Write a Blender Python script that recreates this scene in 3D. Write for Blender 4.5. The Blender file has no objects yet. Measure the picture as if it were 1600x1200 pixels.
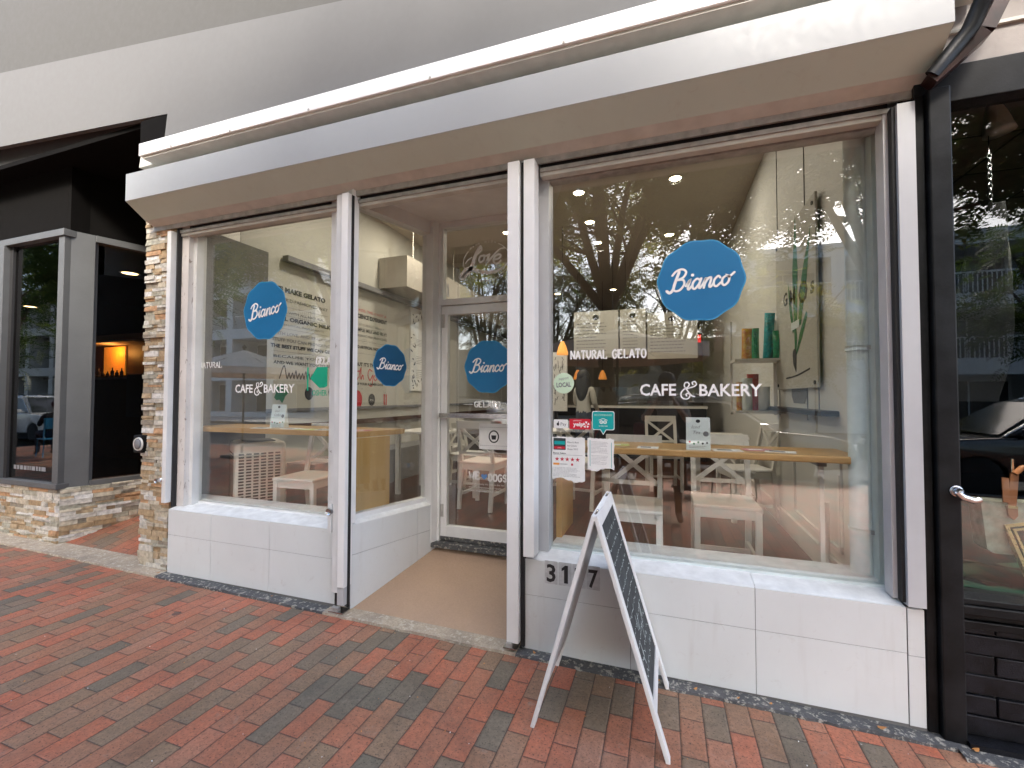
import bpy, bmesh, math, random
from mathutils import Vector, Matrix, Euler
rnd = random.Random(7)
R = math.radians
scene = bpy.context.scene
col = scene.collection

# ------------------------------------------------------------------ camera
cam_d = bpy.data.cameras.new('camera'); cam = bpy.data.objects.new('camera', cam_d); col.objects.link(cam)
scene.camera = cam
CAM = Vector((0.0, -2.45, 1.47))
cam_d.sensor_width = 36.0; cam_d.lens = 36.0 * 690.7 / 1600.0
cam_d.clip_start = 0.005; cam_d.clip_end = 3000
YAW, PIT, ROLL = .33345, .028277, -.00195
_f = Vector((-math.sin(YAW)*math.cos(PIT), math.cos(YAW)*math.cos(PIT), math.sin(PIT)))
_r = Vector((math.cos(YAW), math.sin(YAW), 0)); _d = _f.cross(_r)
_r2 = _r*math.cos(ROLL) + _d*math.sin(ROLL); _d2 = -_r*math.sin(ROLL) + _d*math.cos(ROLL)
_m = Matrix((( _r2.x, -_d2.x, -_f.x), (_r2.y, -_d2.y, -_f.y), (_r2.z, -_d2.z, -_f.z))).to_4x4()
cam.matrix_world = Matrix.Translation(CAM) @ _m

# ------------------------------------------------------------------ world, sun, exposure
SUN_EL, SUN_AZ = R(43), R(17)       # azimuth measured from straight out of the shop towards +x
world = bpy.data.worlds.new('World'); scene.world = world; world.use_nodes = True
wn = world.node_tree.nodes; wl = world.node_tree.links
for n in list(wn): wn.remove(n)
sky = wn.new('ShaderNodeTexSky'); sky.sky_type = 'NISHITA'; sky.sun_disc = False
sky.sun_elevation = SUN_EL; sky.sun_rotation = math.pi - SUN_AZ
sky.dust_density = 3.0; sky.ozone_density = .8; sky.air_density = .9
bg = wn.new('ShaderNodeBackground'); bg.inputs['Strength'].default_value = 0.15
wo = wn.new('ShaderNodeOutputWorld')
wl.new(sky.outputs[0], bg.inputs['Color']); wl.new(bg.outputs[0], wo.inputs['Surface'])
sun_d = bpy.data.lights.new('sun', 'SUN'); sun_d.energy = 1.5; sun_d.angle = R(10); sun_d.color = (1.0, .95, .87)
sun = bpy.data.objects.new('sun', sun_d); col.objects.link(sun)
sdir = Vector((math.sin(SUN_AZ)*math.cos(SUN_EL), -math.cos(SUN_AZ)*math.cos(SUN_EL), math.sin(SUN_EL)))
sun.rotation_euler = sdir.to_track_quat('Z', 'Y').to_euler(); sun.location = (3, -10, 12)
scene.view_settings.view_transform = 'Standard'; scene.view_settings.look = 'None'
scene.view_settings.exposure = 2.45; scene.view_settings.gamma = 1.0
scene.render.engine = 'CYCLES'
cy = scene.cycles
cy.use_denoising = True
try: cy.denoiser = 'OPENIMAGEDENOISE'
except Exception: pass
cy.max_bounces = 9; cy.diffuse_bounces = 4; cy.glossy_bounces = 4; cy.transmission_bounces = 6; cy.transparent_max_bounces = 24
cy.caustics_reflective = False; cy.caustics_refractive = False; cy.sample_clamp_indirect = 8.0

# ------------------------------------------------------------------ materials
def srgb(r, g, b):
    f = lambda c: (c/255/12.92) if c/255 <= .04045 else ((c/255+.055)/1.055)**2.4
    return (f(r), f(g), f(b))
class NT:
    def __init__(s, name):
        s.m = bpy.data.materials.new(name); s.m.use_nodes = True
        s.t = s.m.node_tree; s.n = s.t.nodes; s.l = s.t.links
        for x in list(s.n): s.n.remove(x)
        s.out = s.n.new('ShaderNodeOutputMaterial')
    def new(s, t, **k):
        x = s.n.new(t)
        for a, b in k.items(): setattr(x, a, b)
        return x
    def math(s, op, a, b=None, c=None, clamp=False):
        x = s.n.new('ShaderNodeMath'); x.operation = op; x.use_clamp = clamp
        for i, v in enumerate((a, b, c)):
            if v is None: continue
            if hasattr(v, 'is_linked') or hasattr(v, 'links'): s.l.new(v, x.inputs[i])
            else: x.inputs[i].default_value = v
        return x.outputs[0]
    def mix(s, fac, a, b, blend='MIX'):
        x = s.n.new('ShaderNodeMix'); x.data_type = 'RGBA'; x.blend_type = blend
        for i, v in ((0, fac), (6, a), (7, b)):
            if hasattr(v, 'links'): s.l.new(v, x.inputs[i])
            else: x.inputs[i].default_value = v if i == 0 else (*v[:3], 1)
        return x.outputs[2]
    def ramp(s, fac, stops, interp='LINEAR'):
        x = s.n.new('ShaderNodeValToRGB'); x.color_ramp.interpolation = interp
        e = x.color_ramp.elements
        while len(e) < len(stops): e.new(.5)
        for i, (p, c) in enumerate(stops):
            e[i].position = p; e[i].color = (*c[:3], 1) if hasattr(c, '__len__') else (c, c, c, 1)
        s.l.new(fac, x.inputs[0]); return x.outputs[0]
    def noise(s, vec, scale, detail=4, rough=.55, dist=0):
        x = s.n.new('ShaderNodeTexNoise'); x.inputs['Scale'].default_value = scale; x.inputs['Detail'].default_value = detail
        x.inputs['Roughness'].default_value = rough; x.inputs['Distortion'].default_value = dist
        if vec is not None: s.l.new(vec, x.inputs['Vector'])
        return x.outputs[0]
    def coord(s, which='Object'):
        return s.n.new('ShaderNodeTexCoord').outputs[which]
    def geo(s): return s.n.new('ShaderNodeNewGeometry').outputs['Position']
    def bump(s, h, strength=.3, dist=.01):
        x = s.n.new('ShaderNodeBump'); x.inputs['Strength'].default_value = strength; x.inputs['Distance'].default_value = dist
        s.l.new(h, x.inputs['Height']); return x.outputs[0]
    def bsdf(s, color, rough=.5, metal=0, normal=None, spec=.5, coat=0, emit=None, es=0):
        x = s.n.new('ShaderNodeBsdfPrincipled')
        for k, v in (('Base Color', color), ('Roughness', rough)):
            if hasattr(v, 'links'): s.l.new(v, x.inputs[k])
            else: x.inputs[k].default_value = (*v[:3], 1) if k == 'Base Color' else v
        x.inputs['Metallic'].default_value = metal; x.inputs['Specular IOR Level'].default_value = spec
        if coat: x.inputs['Coat Weight'].default_value = coat; x.inputs['Coat Roughness'].default_value = .05
        if normal is not None: s.l.new(normal, x.inputs['Normal'])
        if emit is not None:
            x.inputs['Emission Color'].default_value = (*emit[:3], 1); x.inputs['Emission Strength'].default_value = es
        s.l.new(x.outputs[0], s.out.inputs['Surface']); return x
M = {}
def plain(name, c, rough=.5, metal=0, var=.08, scale=9, bump=.0, spec=.5, coat=0, c2=None):
    """a paint or material with a little patchy variation of its own"""
    t = NT(name); p = t.geo()
    n = t.noise(p, scale, 5)
    hi = tuple(min(1, x*(1+var)) for x in c); lo = c2 if c2 else tuple(x*(1-var*1.6) for x in c)
    cc = t.ramp(n, [(.3, lo), (.7, hi)])
    fine = t.noise(p, scale*14, 3)
    rr = t.ramp(fine, [(.3, max(0.02, rough-.06)), (.7, min(1, rough+.08))])
    nm = t.bump(fine, bump, .004) if bump else None
    t.bsdf(cc, rr, metal, nm, spec, coat); M[name] = t.m; return t.m
def glow(name, c, s):
    t = NT(name); t.bsdf(c, .5, emit=c, es=s); M[name] = t.m; return t.m
def wood(name, a, b, rough=.35, sx=2.0, sy=30.0, sz=30.0, plank=None, coat=0):
    t = NT(name); p = t.geo()
    mp = t.new('ShaderNodeMapping'); mp.inputs['Scale'].default_value = (sx, sy, sz); t.l.new(p, mp.inputs['Vector'])
    n = t.noise(mp.outputs[0], 1.0, 5, .6, .4)
    c = t.ramp(n, [(.28, a), (.72, b)])
    nm = None
    if plank:
        sep = t.new('ShaderNodeSeparateXYZ'); t.l.new(p, sep.inputs[0])
        axis, w = plank
        u = t.math('DIVIDE', sep.outputs[axis], w); row = t.math('FLOOR', u)
        wnz = t.new('ShaderNodeTexWhiteNoise', noise_dimensions='1D'); t.l.new(row, wnz.inputs['W'])
        c = t.mix(t.math('MULTIPLY', wnz.outputs[0], .6), c, tuple(x*.45 for x in a))
        fr = t.math('FRACT', u); e = t.math('LESS_THAN', fr, .03)
        c = t.mix(e, c, tuple(x*.25 for x in a))
    t.bsdf(c, rough, 0, nm, .5, coat); M[name] = t.m; return t.m
def peeling(name, base, under, amount=.5, rough=.6):
    t = NT(name); p = t.geo()
    mp = t.new('ShaderNodeMapping'); mp.inputs['Scale'].default_value = (1, 1, .35); t.l.new(p, mp.inputs['Vector'])
    n = t.noise(mp.outputs[0], 26, 7, .68, .6); n2 = t.noise(p, 5, 3)
    msk = t.ramp(n, [(amount, 0.0), (amount+.03, 1.0)])
    cc = t.ramp(n2, [(.3, tuple(x*.86 for x in base)), (.7, base)])
    t.bsdf(t.mix(msk, cc, under), rough, 0, t.bump(msk, -.5, .004)); M[name] = t.m; return t.m

def scuffed(name, c, c2, rough):
    t = NT(name); p = t.geo(); a = t.noise(p, 2.2, 5, .6); b = t.noise(p, 17, 6, .7, .8)
    mp = t.new('ShaderNodeMapping'); mp.inputs['Scale'].default_value = (14, 14, 1.6); t.l.new(p, mp.inputs['Vector']); d = t.noise(mp.outputs[0], 1.0, 4, .6)
    cc = t.ramp(a, [(.3, tuple(x*.93 for x in c)), (.7, c)])
    cc = t.mix(t.ramp(b, [(.60, 0.0), (.74, .35)]), cc, c2); cc = t.mix(t.ramp(d, [(.58, 0.0), (.75, .22)]), cc, c2)
    isl = t.new('ShaderNodeNewGeometry').outputs['Random Per Island']; cc = t.mix(1.0, cc, t.ramp(isl, [(0, .95), (1, 1.0)]), 'MULTIPLY')
    t.bsdf(cc, t.ramp(b, [(.3, rough), (.7, rough+.2)])); M[name] = t.m
scuffed('white_tile', (.735, .765, .755), (.52, .50, .46), .28)
scuffed('box_under', (.60, .70, .625), (.46, .50, .44), .5)
plain('grout', (.16, .155, .15), .9)
plain('white_paint', (.76, .765, .75), .45, var=.05, scale=6, bump=.08)
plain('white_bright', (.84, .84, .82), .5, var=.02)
plain('sill_paint', (.78, .80, .79), .5, var=.09, scale=14, bump=.15)
peeling('weathered', (.72, .69, .66), (.34, .29, .26), .60)
peeling('chipped_white', (.74, .75, .74), (.30, .27, .24), .66)
plain('box_paint', (.34, .352, .355), .45, var=.02, scale=2)
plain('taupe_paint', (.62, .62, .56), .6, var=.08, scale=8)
plain('rail_metal', (.44, .425, .395), .45, metal=.3, var=.15, scale=20)
plain('dark_slot', (.015, .015, .016), .7)
plain('grey_jamb', (.50, .51, .52), .45, var=.02)
plain('mauve_jamb', (.56, .55, .555), .5, var=.05)
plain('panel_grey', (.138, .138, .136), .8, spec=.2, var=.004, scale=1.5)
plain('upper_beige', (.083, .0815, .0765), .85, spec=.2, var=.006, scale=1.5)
plain('steel', (.6, .6, .6), .18, metal=1, var=.05)
plain('brass_mark', (.02, .02, .022), .4)
plain('mullion_grey', (.105, .108, .108), .5, metal=.1, var=.06, scale=5)
plain('black_paint', (.009, .010, .011), .42, var=.5, scale=7, bump=.1, spec=.2)
plain('black_brick', (.008, .009, .012), .42, var=.5, scale=16, bump=.4, spec=.25)
plain('dark_room', (.006, .0055, .005), .9, spec=.05)
plain('rust_pipe', (.035, .010, .008), .35, var=.5, scale=10)
plain('tan_band', (.34, .31, .29), .7, var=.12, scale=5, bump=.2)
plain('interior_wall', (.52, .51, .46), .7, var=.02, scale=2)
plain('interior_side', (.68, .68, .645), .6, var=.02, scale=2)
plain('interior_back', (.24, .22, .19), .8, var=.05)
plain('interior_ceiling', (.50, .44, .37), .8, var=.02, scale=2)
plain('duct_paint', (.42, .385, .33), .6, var=.03)
plain('chair_white', (.76, .74, .70), .35, var=.03)
plain('ac_plastic', (.68, .64, .57), .45, var=.02)
plain('ac_dark', (.03, .03, .032), .7)
plain('pipe_paint', (.66, .73, .71), .4, var=.06, scale=12, bump=.15)
plain('paper', (.80, .80, .78), .7, var=.03, scale=30)
plain('paper_blue', (.72, .80, .80), .6, var=.02)
plain('ink', (.025, .025, .027), .7)
plain('ink_grey', (.20, .20, .21), .7)
plain('mural_ink', (.05, .05, .055), .8)
plain('red_ink', (.55, .03, .05), .6)
plain('white_vinyl', (.86, .86, .85), .5, var=.01)
plain('blue_vinyl', (.004, .155, .36), .42, var=.05, scale=3)
plain('blue_vinyl_dark', (.006, .085, .20), .42, var=.05, scale=3)
plain('blue_rim', (.04, .27, .50), .4)
plain('heart_blue', (.15, .33, .68), .4)
plain('teal_vinyl', (.0, .36, .36), .4, var=.03)
plain('green_vinyl', (.0, .40, .23), .4, var=.03)
plain('mint_vinyl', (.58, .74, .55), .5, var=.02)
plain('red_vinyl', (.60, .015, .035), .4, var=.03)
plain('leaf_ink', (.01, .16, .055), .6)
plain('orange_paper', (.75, .30, .05), .6)
plain('pink_paper', (.62, .28, .32), .6)
plain('lime_paper', (.62, .66, .25), .6)
plain('teal_bag', (.0, .35, .40), .3, var=.3, scale=25)
plain('yellow_bag', (.62, .45, .05), .3, var=.2, scale=25, c2=(.55, .12, .05))
plain('green_bag', (.02, .30, .14), .3, var=.2, scale=25)
plain('red_bag', (.5, .06, .07), .3, var=.2, scale=25)
plain('slate', (.035, .042, .045), .75, var=.35, scale=12)
plain('chalk', (.52, .58, .56), .9)
plain('digit_plate', (.60, .61, .61), .25, var=.12, scale=25)
plain('dark_metal', (.03, .03, .032), .4, metal=.5)
plain('blue_seat', (.03, .28, .52), .4)
plain('bag_cream', (.55, .55, .45), .3, var=.25, scale=22)
plain('bag_strap', (.42, .15, .05), .5, var=.1)
plain('gold', (.72, .52, .24), .3, metal=.7)
plain('mirror_face', (.45, .52, .53), .12, metal=.6)
plain('black_cloth', (.008, .008, .009), .9)
plain('green_cloth', (.005, .05, .025), .95)
plain('grey_ceiling', (.20, .20, .19), .9, var=.1)
plain('lamp_white', (.7, .7, .66), .4)
plain('skin', (.50, .30, .21), .5, var=.05)
plain('dark_skin', (.22, .12, .08), .5, var=.05)
plain('hair', (.02, .013, .01), .5)
plain('grey_shirt', (.30, .28, .25), .85, var=.08)
plain('dark_cloth', (.035, .033, .035), .9)
plain('maroon_cloth', (.14, .02, .03), .85)
plain('denim', (.05, .06, .09), .9)
plain('shoe', (.10, .09, .08), .7)
plain('asphalt', (.055, .055, .056), .9, var=.2, scale=5, bump=.3)
plain('concrete', (.32, .31, .29), .85, var=.12, scale=6, bump=.2)
plain('ground_dirt', (.14, .13, .11), .95, var=.2, scale=.4)
plain('bark', (.10, .075, .055), .9, var=.4, scale=9, bump=.6)
plain('building_white', (.62, .62, .60), .7, var=.03, scale=.5)
plain('building_beige', (.46, .43, .37), .7, var=.04, scale=.5)
plain('window_dark', (.03, .035, .04), .12, var=.2)
plain('parasol_beige', (.68, .62, .56), .85, var=.04)
plain('parasol_white', (.80, .80, .79), .8, var=.03)
plain('parasol_mark', (.24, .21, .18), .8)
plain('car_black', (.012, .013, .015), .22, coat=1.0)
plain('car_white', (.72, .73, .72), .25, coat=1.0)
plain('car_glass', (.02, .025, .028), .05)
plain('tyre', (.02, .02, .02), .85)
plain('chrome', (.75, .76, .77), .1, metal=1, var=.01)
plain('head_lamp', (.7, .7, .68), .1)
plain('tail_lamp', (.4, .02, .02), .15)
plain('amber', (.55, .25, .06), .5)
plain('leaf_litter', (.50, .22, .06), .7, var=.2)
wood('counter_wood', (.52, .30, .11), (.66, .42, .18), .32, 1.2, 30, 30, coat=.2)
wood('panel_wood', (.50, .30, .10), (.60, .38, .15), .35, 25, 25, 1.6)
wood('floor_wood', (.06, .020, .007), (.115, .042, .016), .3, 22, 1.2, 20, plank=(0, .11), coat=.25)
glow('lamp_disc', (1.0, .80, .48), 9)
glow('pendant_glow', (1.0, .40, .07), .17)
glow('pendant_dim', (1.0, .36, .07), .07)
glow('amber_wall', (1.0, .40, .05), .12)
plain('bar_wood', (.10, .045, .02), .5, var=.2)
glow('neigh_lamp', (1.0, .72, .36), 4)
glow('exit_red', (1.0, .03, .02), .14)

def make_glass(name, base, tint):
    t = NT(name)
    lw = t.new('ShaderNodeLayerWeight'); lw.inputs['Blend'].default_value = .5
    f5 = t.math('POWER', lw.outputs['Facing'], 5.0)
    fac = t.math('MULTIPLY_ADD', f5, 1-base, base, clamp=True)
    tr = t.new('ShaderNodeBsdfTransparent'); tr.inputs[0].default_value = (*tint, 1)
    gl = t.new('ShaderNodeBsdfGlossy'); gl.inputs['Roughness'].default_value = 0.0; gl.inputs['Color'].default_value = (1, 1, 1, 1)
    mx = t.new('ShaderNodeMixShader'); t.l.new(fac, mx.inputs[0]); t.l.new(tr.outputs[0], mx.inputs[1]); t.l.new(gl.outputs[0], mx.inputs[2])
    t.l.new(mx.outputs[0], t.out.inputs['Surface']); M[name] = t.m
make_glass('glass', .088, (.965, .975, .965))
make_glass('glass_dark', .055, (.80, .82, .81))
make_glass('glass_black', .045, (.60, .58, .56))

def leaf_mat(name, a, b):
    t = NT(name); n = t.noise(t.geo(), 1.7, 3)
    wv = t.new('ShaderNodeNewGeometry').outputs['Random Per Island']
    c = t.ramp(t.math('MULTIPLY_ADD', wv, .6, t.math('MULTIPLY', n, .4)), [(.2, a), (.8, b)])
    d = t.new('ShaderNodeBsdfDiffuse'); t.l.new(c, d.inputs[0])
    tl = t.new('ShaderNodeBsdfTranslucent'); t.l.new(t.mix(.5, c, (b[0]*1.6, b[1]*1.5, b[2]*.8)), tl.inputs[0])
    g = t.new('ShaderNodeBsdfGlossy'); g.inputs['Roughness'].default_value = .4; g.inputs[0].default_value = (.5, .5, .5, 1)
    m1 = t.new('ShaderNodeMixShader'); m1.inputs[0].default_value = .55; t.l.new(d.outputs[0], m1.inputs[1]); t.l.new(tl.outputs[0], m1.inputs[2])
    m2 = t.new('ShaderNodeMixShader'); m2.inputs[0].default_value = .06; t.l.new(m1.outputs[0], m2.inputs[1]); t.l.new(g.outputs[0], m2.inputs[2])
    t.l.new(m2.outputs[0], t.out.inputs['Surface']); M[name] = t.m
leaf_mat('leaf', (.10, .14, .025), (.24, .27, .055))
leaf_mat('leaf_yellow', (.10, .12, .025), (.24, .22, .06))
leaf_mat('leaf_dark', (.03, .06, .016), (.07, .11, .03))

def brick_pave(name):
    t = NT(name); p = t.geo()
    wob = t.noise(p, 3.0, 2); 
    sep = t.new('ShaderNodeSeparateXYZ'); t.l.new(p, sep.inputs[0])
    x = t.math('ADD', sep.outputs[0], t.math('MULTIPLY', t.math('SUBTRACT', wob, .5), .008)); y = sep.outputs[1]
    u = t.math('DIVIDE', t.math('SUBTRACT', x, .051), .1016)
    row = t.math('FLOOR', u); fu = t.math('FRACT', u)
    w1 = t.new('ShaderNodeTexWhiteNoise', noise_dimensions='1D'); t.l.new(row, w1.inputs['W'])
    par = t.math('MULTIPLY', t.math('MODULO', t.math('ABSOLUTE', row), 2.0), .5)
    off = t.math('ADD', par, t.math('MULTIPLY', w1.outputs[0], .22))
    v = t.math('ADD', t.math('DIVIDE', y, .2275), off)
    br = t.math('FLOOR', v); fv = t.math('FRACT', v)
    cmb = t.new('ShaderNodeCombineXYZ'); t.l.new(row, cmb.inputs[0]); t.l.new(br, cmb.inputs[1])
    w2 = t.new('ShaderNodeTexWhiteNoise', noise_dimensions='3D'); t.l.new(cmb.outputs[0], w2.inputs['Vector'])
    rv = w2.outputs['Value']
    big = t.noise(p, .7, 2)
    sel = t.math('ADD', rv, t.math('MULTIPLY', t.math('SUBTRACT', big, .5), .5), clamp=True)
    c = t.ramp(sel, [(.0, (.135, .118, .088)), (.07, (.17, .135, .095)), (.20, (.24, .155, .095)), (.38, (.30, .150, .088)), (.60, (.365, .134, .074)), (.84, (.42, .130, .070)), (1.0, (.35, .170, .105))])
    fine = t.noise(p, 55, 6, .7); mid = t.noise(p, 9, 5, .6)
    c = t.mix(t.math('MULTIPLY', t.ramp(mid, [(.35, 0.0), (.75, 1.0)]), .35), c, (.20, .15, .112))
    c = t.mix(.55, c, t.mix(1.0, c, t.ramp(fine, [(.25, .30), (.75, 1.65)]), 'MULTIPLY'))
    wear = t.noise(p, 2.3, 6, .65, .5); c = t.mix(.75, c, t.mix(1.0, c, t.ramp(wear, [(.26, .66), (.50, 1.1), (.75, 1.35)]), 'MULTIPLY'))
    pit = t.noise(p, 130, 2, .5); c = t.mix(t.ramp(pit, [(.30, .75), (.42, 0.0)]), c, (.05, .033, .025))
    edge = t.noise(p, 14, 5, .7); c = t.mix(t.ramp(edge, [(.60, 0.0), (.72, .45)]), c, (.30, .24, .19))
    sp = t.new('ShaderNodeTexVoronoi'); sp.inputs['Scale'].default_value = 3.1; t.l.new(p, sp.inputs['Vector'])
    stain = t.math('LESS_THAN', t.math('ADD', sp.outputs['Distance'], t.math('MULTIPLY', t.math('SUBTRACT', fine, .5), .06)), .085)
    spc = t.new('ShaderNodeSeparateColor'); t.l.new(sp.outputs['Color'], spc.inputs[0])
    stain = t.math('MULTIPLY', stain, t.math('GREATER_THAN', spc.outputs[0], .60))
    c = t.mix(t.math('MULTIPLY', stain, .72), c, (.05, .045, .043))
    du = t.math('MULTIPLY', t.math('MINIMUM', fu, t.math('SUBTRACT', 1.0, fu)), .1016)
    dv = t.math('MULTIPLY', t.math('MINIMUM', fv, t.math('SUBTRACT', 1.0, fv)), .2275)
    dd = t.math('ADD', t.math('MINIMUM', du, dv), t.math('MULTIPLY', t.math('SUBTRACT', fine, .5), .0025))
    dd = t.math('MINIMUM', dd, t.math('ADD', du, t.math('MULTIPLY', t.math('SUBTRACT', fine, .5), .001)))
    mort = t.ramp(dd, [(.0, 1.0), (.0016, 1.0), (.0034, 0.0), (1, 0.0)])
    c = t.mix(mort, c, (.045, .030, .024))
    h = t.math('ADD', t.math('MULTIPLY', t.math('MINIMUM', t.math('DIVIDE', dd, .009), 1.0), 1.0), t.math('MULTIPLY', fine, .25))
    h = t.math('ADD', h, t.math('MULTIPLY', rv, .5))
    t.bsdf(c, t.ramp(fine, [(.3, .5), (.7, .75)]), 0, t.bump(h, .55, .006), .4); M[name] = t.m
brick_pave('brick_paving')

def strip_mat(name, base, spots, paint, grain=.4):
    t = NT(name); p = t.geo()
    n = t.noise(p, 7, 6, .65); n2 = t.noise(p, 30, 6, .7); n3 = t.noise(p, 90, 3)
    c = t.ramp(n, [(.3, base), (.65, spots)])
    c = t.mix(t.ramp(n2, [(.53, 0.0), (.60, 1.0)]), c, paint)
    c = t.mix(grain, c, t.mix(1.0, c, t.ramp(n3, [(.3, .5), (.7, 1.4)]), 'MULTIPLY'))
    t.bsdf(c, .85, 0, t.bump(n2, .7, .01)); M[name] = t.m
strip_mat('strip_dark', (.055, .058, .06), (.10, .10, .10), (.36, .34, .29))
strip_mat('strip_concrete', (.30, .25, .19), (.46, .38, .28), (.52, .46, .36))
strip_mat('ramp_coat', (.40, .275, .185), (.42, .29, .195), (.415, .285, .19), .12)
STONES = []
for i, c in enumerate([(.52, .46, .35), (.45, .34, .21), (.60, .57, .50), (.38, .27, .15), (.40, .38, .30), (.50, .30, .16), (.68, .66, .62), (.30, .26, .20)]):
    plain('ledge_stone%d' % i, c, .75, var=.22, scale=30, bump=.5); STONES.append(M['ledge_stone%d' % i])

# ------------------------------------------------------------------ mesh helpers
class MB:
    def __init__(s): s.v = []; s.f = []; s.mi = []; s.sm = []; s.mats = []
    def mat(s, m):
        m = M[m] if isinstance(m, str) else m
        if m not in s.mats: s.mats.append(m)
        return s.mats.index(m)
    def add(s, vs, fs, m, smooth=False, mx=None):
        k = s.mat(m); b = len(s.v)
        for v in vs:
            v = Vector(v); s.v.append(tuple(mx @ v) if mx is not None else tuple(v))
        for f in fs: s.f.append(tuple(b+i for i in f)); s.mi.append(k); s.sm.append(smooth)
        return s
    def box(s, a, b, m, mx=None, bev=0):
        (x0, y0, z0), (x1, y1, z1) = a, b
        if x0 > x1: x0, x1 = x1, x0
        if y0 > y1: y0, y1 = y1, y0
        if z0 > z1: z0, z1 = z1, z0
        if bev <= 0:
            vs = [(x0,y0,z0),(x1,y0,z0),(x1,y1,z0),(x0,y1,z0),(x0,y0,z1),(x1,y0,z1),(x1,y1,z1),(x0,y1,z1)]
            fs = [(0,3,2,1),(4,5,6,7),(0,1,5,4),(1,2,6,5),(2,3,7,6),(3,0,4,7)]
            return s.add(vs, fs, m, False, mx)
        bm = bmesh.new(); bmesh.ops.create_cube(bm, size=1)
        for v in bm.verts: v.co = Vector(((x0+x1)/2+v.co.x*(x1-x0), (y0+y1)/2+v.co.y*(y1-y0), (z0+z1)/2+v.co.z*(z1-z0)))
        bmesh.ops.bevel(bm, geom=bm.edges[:], offset=bev, segments=2, affect='EDGES', profile=.5)
        return s.bm(bm, m, mx)
    def bm(s, bm, m, mx=None, smooth=False):
        bm.verts.index_update()
        s.add([v.co for v in bm.verts], [[v.index for v in f.verts] for f in bm.faces], m, smooth, mx); bm.free(); return s
    def prism(s, poly, axis, a, b, m, mx=None):
        """poly of 2-D points extruded along axis from a to b"""
        def P(q, t): return {'x': (t, q[0], q[1]), 'y': (q[0], t, q[1]), 'z': (q[0], q[1], t)}[axis]
        n = len(poly); vs = [P(q, a) for q in poly] + [P(q, b) for q in poly]
        fs = [tuple(range(n))[::-1], tuple(range(n, 2*n))] + [(i, (i+1) % n, n+(i+1) % n, n+i) for i in range(n)]
        bm = bmesh.new(); bv = [bm.verts.new(v) for v in vs]
        for f in fs: bm.faces.new([bv[i] for i in f])
        bmesh.ops.recalc_face_normals(bm, faces=bm.faces[:])
        return s.bm(bm, m, mx)
    def tube(s, pts, r, m, n=10, cap=True, mx=None, smooth=True):
        pts = [Vector(p) for p in pts]; rs = r if hasattr(r, '__len__') else [r]*len(pts)
        vs = []; fs = []; up = None
        for i, p in enumerate(pts):
            d = (pts[min(i+1, len(pts)-1)] - pts[max(i-1, 0)]).normalized()
            if up is None:
                up = Vector((0, 0, 1)) if abs(d.z) < .9 else Vector((1, 0, 0))
            a = d.cross(up).normalized(); up = a.cross(d).normalized()
            for k in range(n):
                t = 2*math.pi*k/n; vs.append(p + (a*math.cos(t) + up*math.sin(t))*rs[i])
        for i in range(len(pts)-1):
            for k in range(n):
                k2 = (k+1) % n; fs.append((i*n+k, i*n+k2, (i+1)*n+k2, (i+1)*n+k))
        if cap: fs.append(tuple(range(n))); fs.append(tuple(range((len(pts)-1)*n, len(pts)*n))[::-1])
        return s.add(vs, fs, m, smooth, mx)
    def lathe(s, prof, m, n=24, mx=None, smooth=True):
        vs = []; fs = []
        for (r, z) in prof:
            for k in range(n): t = 2*math.pi*k/n; vs.append((r*math.cos(t), r*math.sin(t), z))
        for i in range(len(prof)-1):
            for k in range(n):
                k2 = (k+1) % n; fs.append((i*n+k, i*n+k2, (i+1)*n+k2, (i+1)*n+k))
        if prof[0][0] > 1e-5: fs.append(tuple(range(n))[::-1])
        if prof[-1][0] > 1e-5: fs.append(tuple(range((len(prof)-1)*n, len(prof)*n)))
        return s.add(vs, fs, m, smooth, mx)
    def bar(s, p, q, w, d, m, mx=None, side=(0, 1, 0)):
        """rectangular bar from p to q, w across, d along 'side'"""
        p, q = Vector(p), Vector(q); t = (q-p).normalized(); sd = Vector(side); sd = (sd - t*sd.dot(t)).normalized(); c = t.cross(sd)
        vs = []
        for e in (p, q):
            for a, b in ((-1,-1),(1,-1),(1,1),(-1,1)): vs.append(e + c*a*w/2 + sd*b*d/2)
        bm = bmesh.new(); bv = [bm.verts.new(v) for v in vs]
        for f in [(0,1,2,3),(4,5,6,7),(0,1,5,4),(1,2,6,5),(2,3,7,6),(3,0,4,7)]: bm.faces.new([bv[i] for i in f])
        bmesh.ops.recalc_face_normals(bm, faces=bm.faces[:])
        return s.bm(bm, m, mx)
    def build(s, name, parent=None, label=None, cat=None, group=None, kind=None):
        me = bpy.data.meshes.new(name); me.from_pydata(s.v, [], s.f)
        for m in s.mats: me.materials.append(m)
        me.polygons.foreach_set('material_index', s.mi); me.polygons.foreach_set('use_smooth', s.sm); me.update()
        o = bpy.data.objects.new(name, me); col.objects.link(o)
        if parent is not None:
            o.parent = parent; o.matrix_parent_inverse = wm(parent).inverted()
        tag(o, label, cat, group, kind); return o
def wm(o):
    return (wm(o.parent) @ o.matrix_parent_inverse @ o.matrix_basis) if o.parent else o.matrix_basis.copy()
def tag(o, label=None, cat=None, group=None, kind=None):
    if label: o['label'] = label
    if cat: o['category'] = cat
    if group: o['group'] = group
    if kind: o['kind'] = kind
    return o
def thing(name, label, cat, loc=(0, 0, 0), rz=0, group=None):
    o = bpy.data.objects.new(name, None); col.objects.link(o); o.location = loc; o.rotation_euler = (0, 0, rz)
    o.empty_display_size = .1
    return tag(o, label, cat, group)
def copy_tree(o, parent=None):
    c = o.copy(); col.objects.link(c)
    if parent is not None: c.parent = parent
    for ch in list(o.children): copy_tree(ch, c)
    return c

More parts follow.
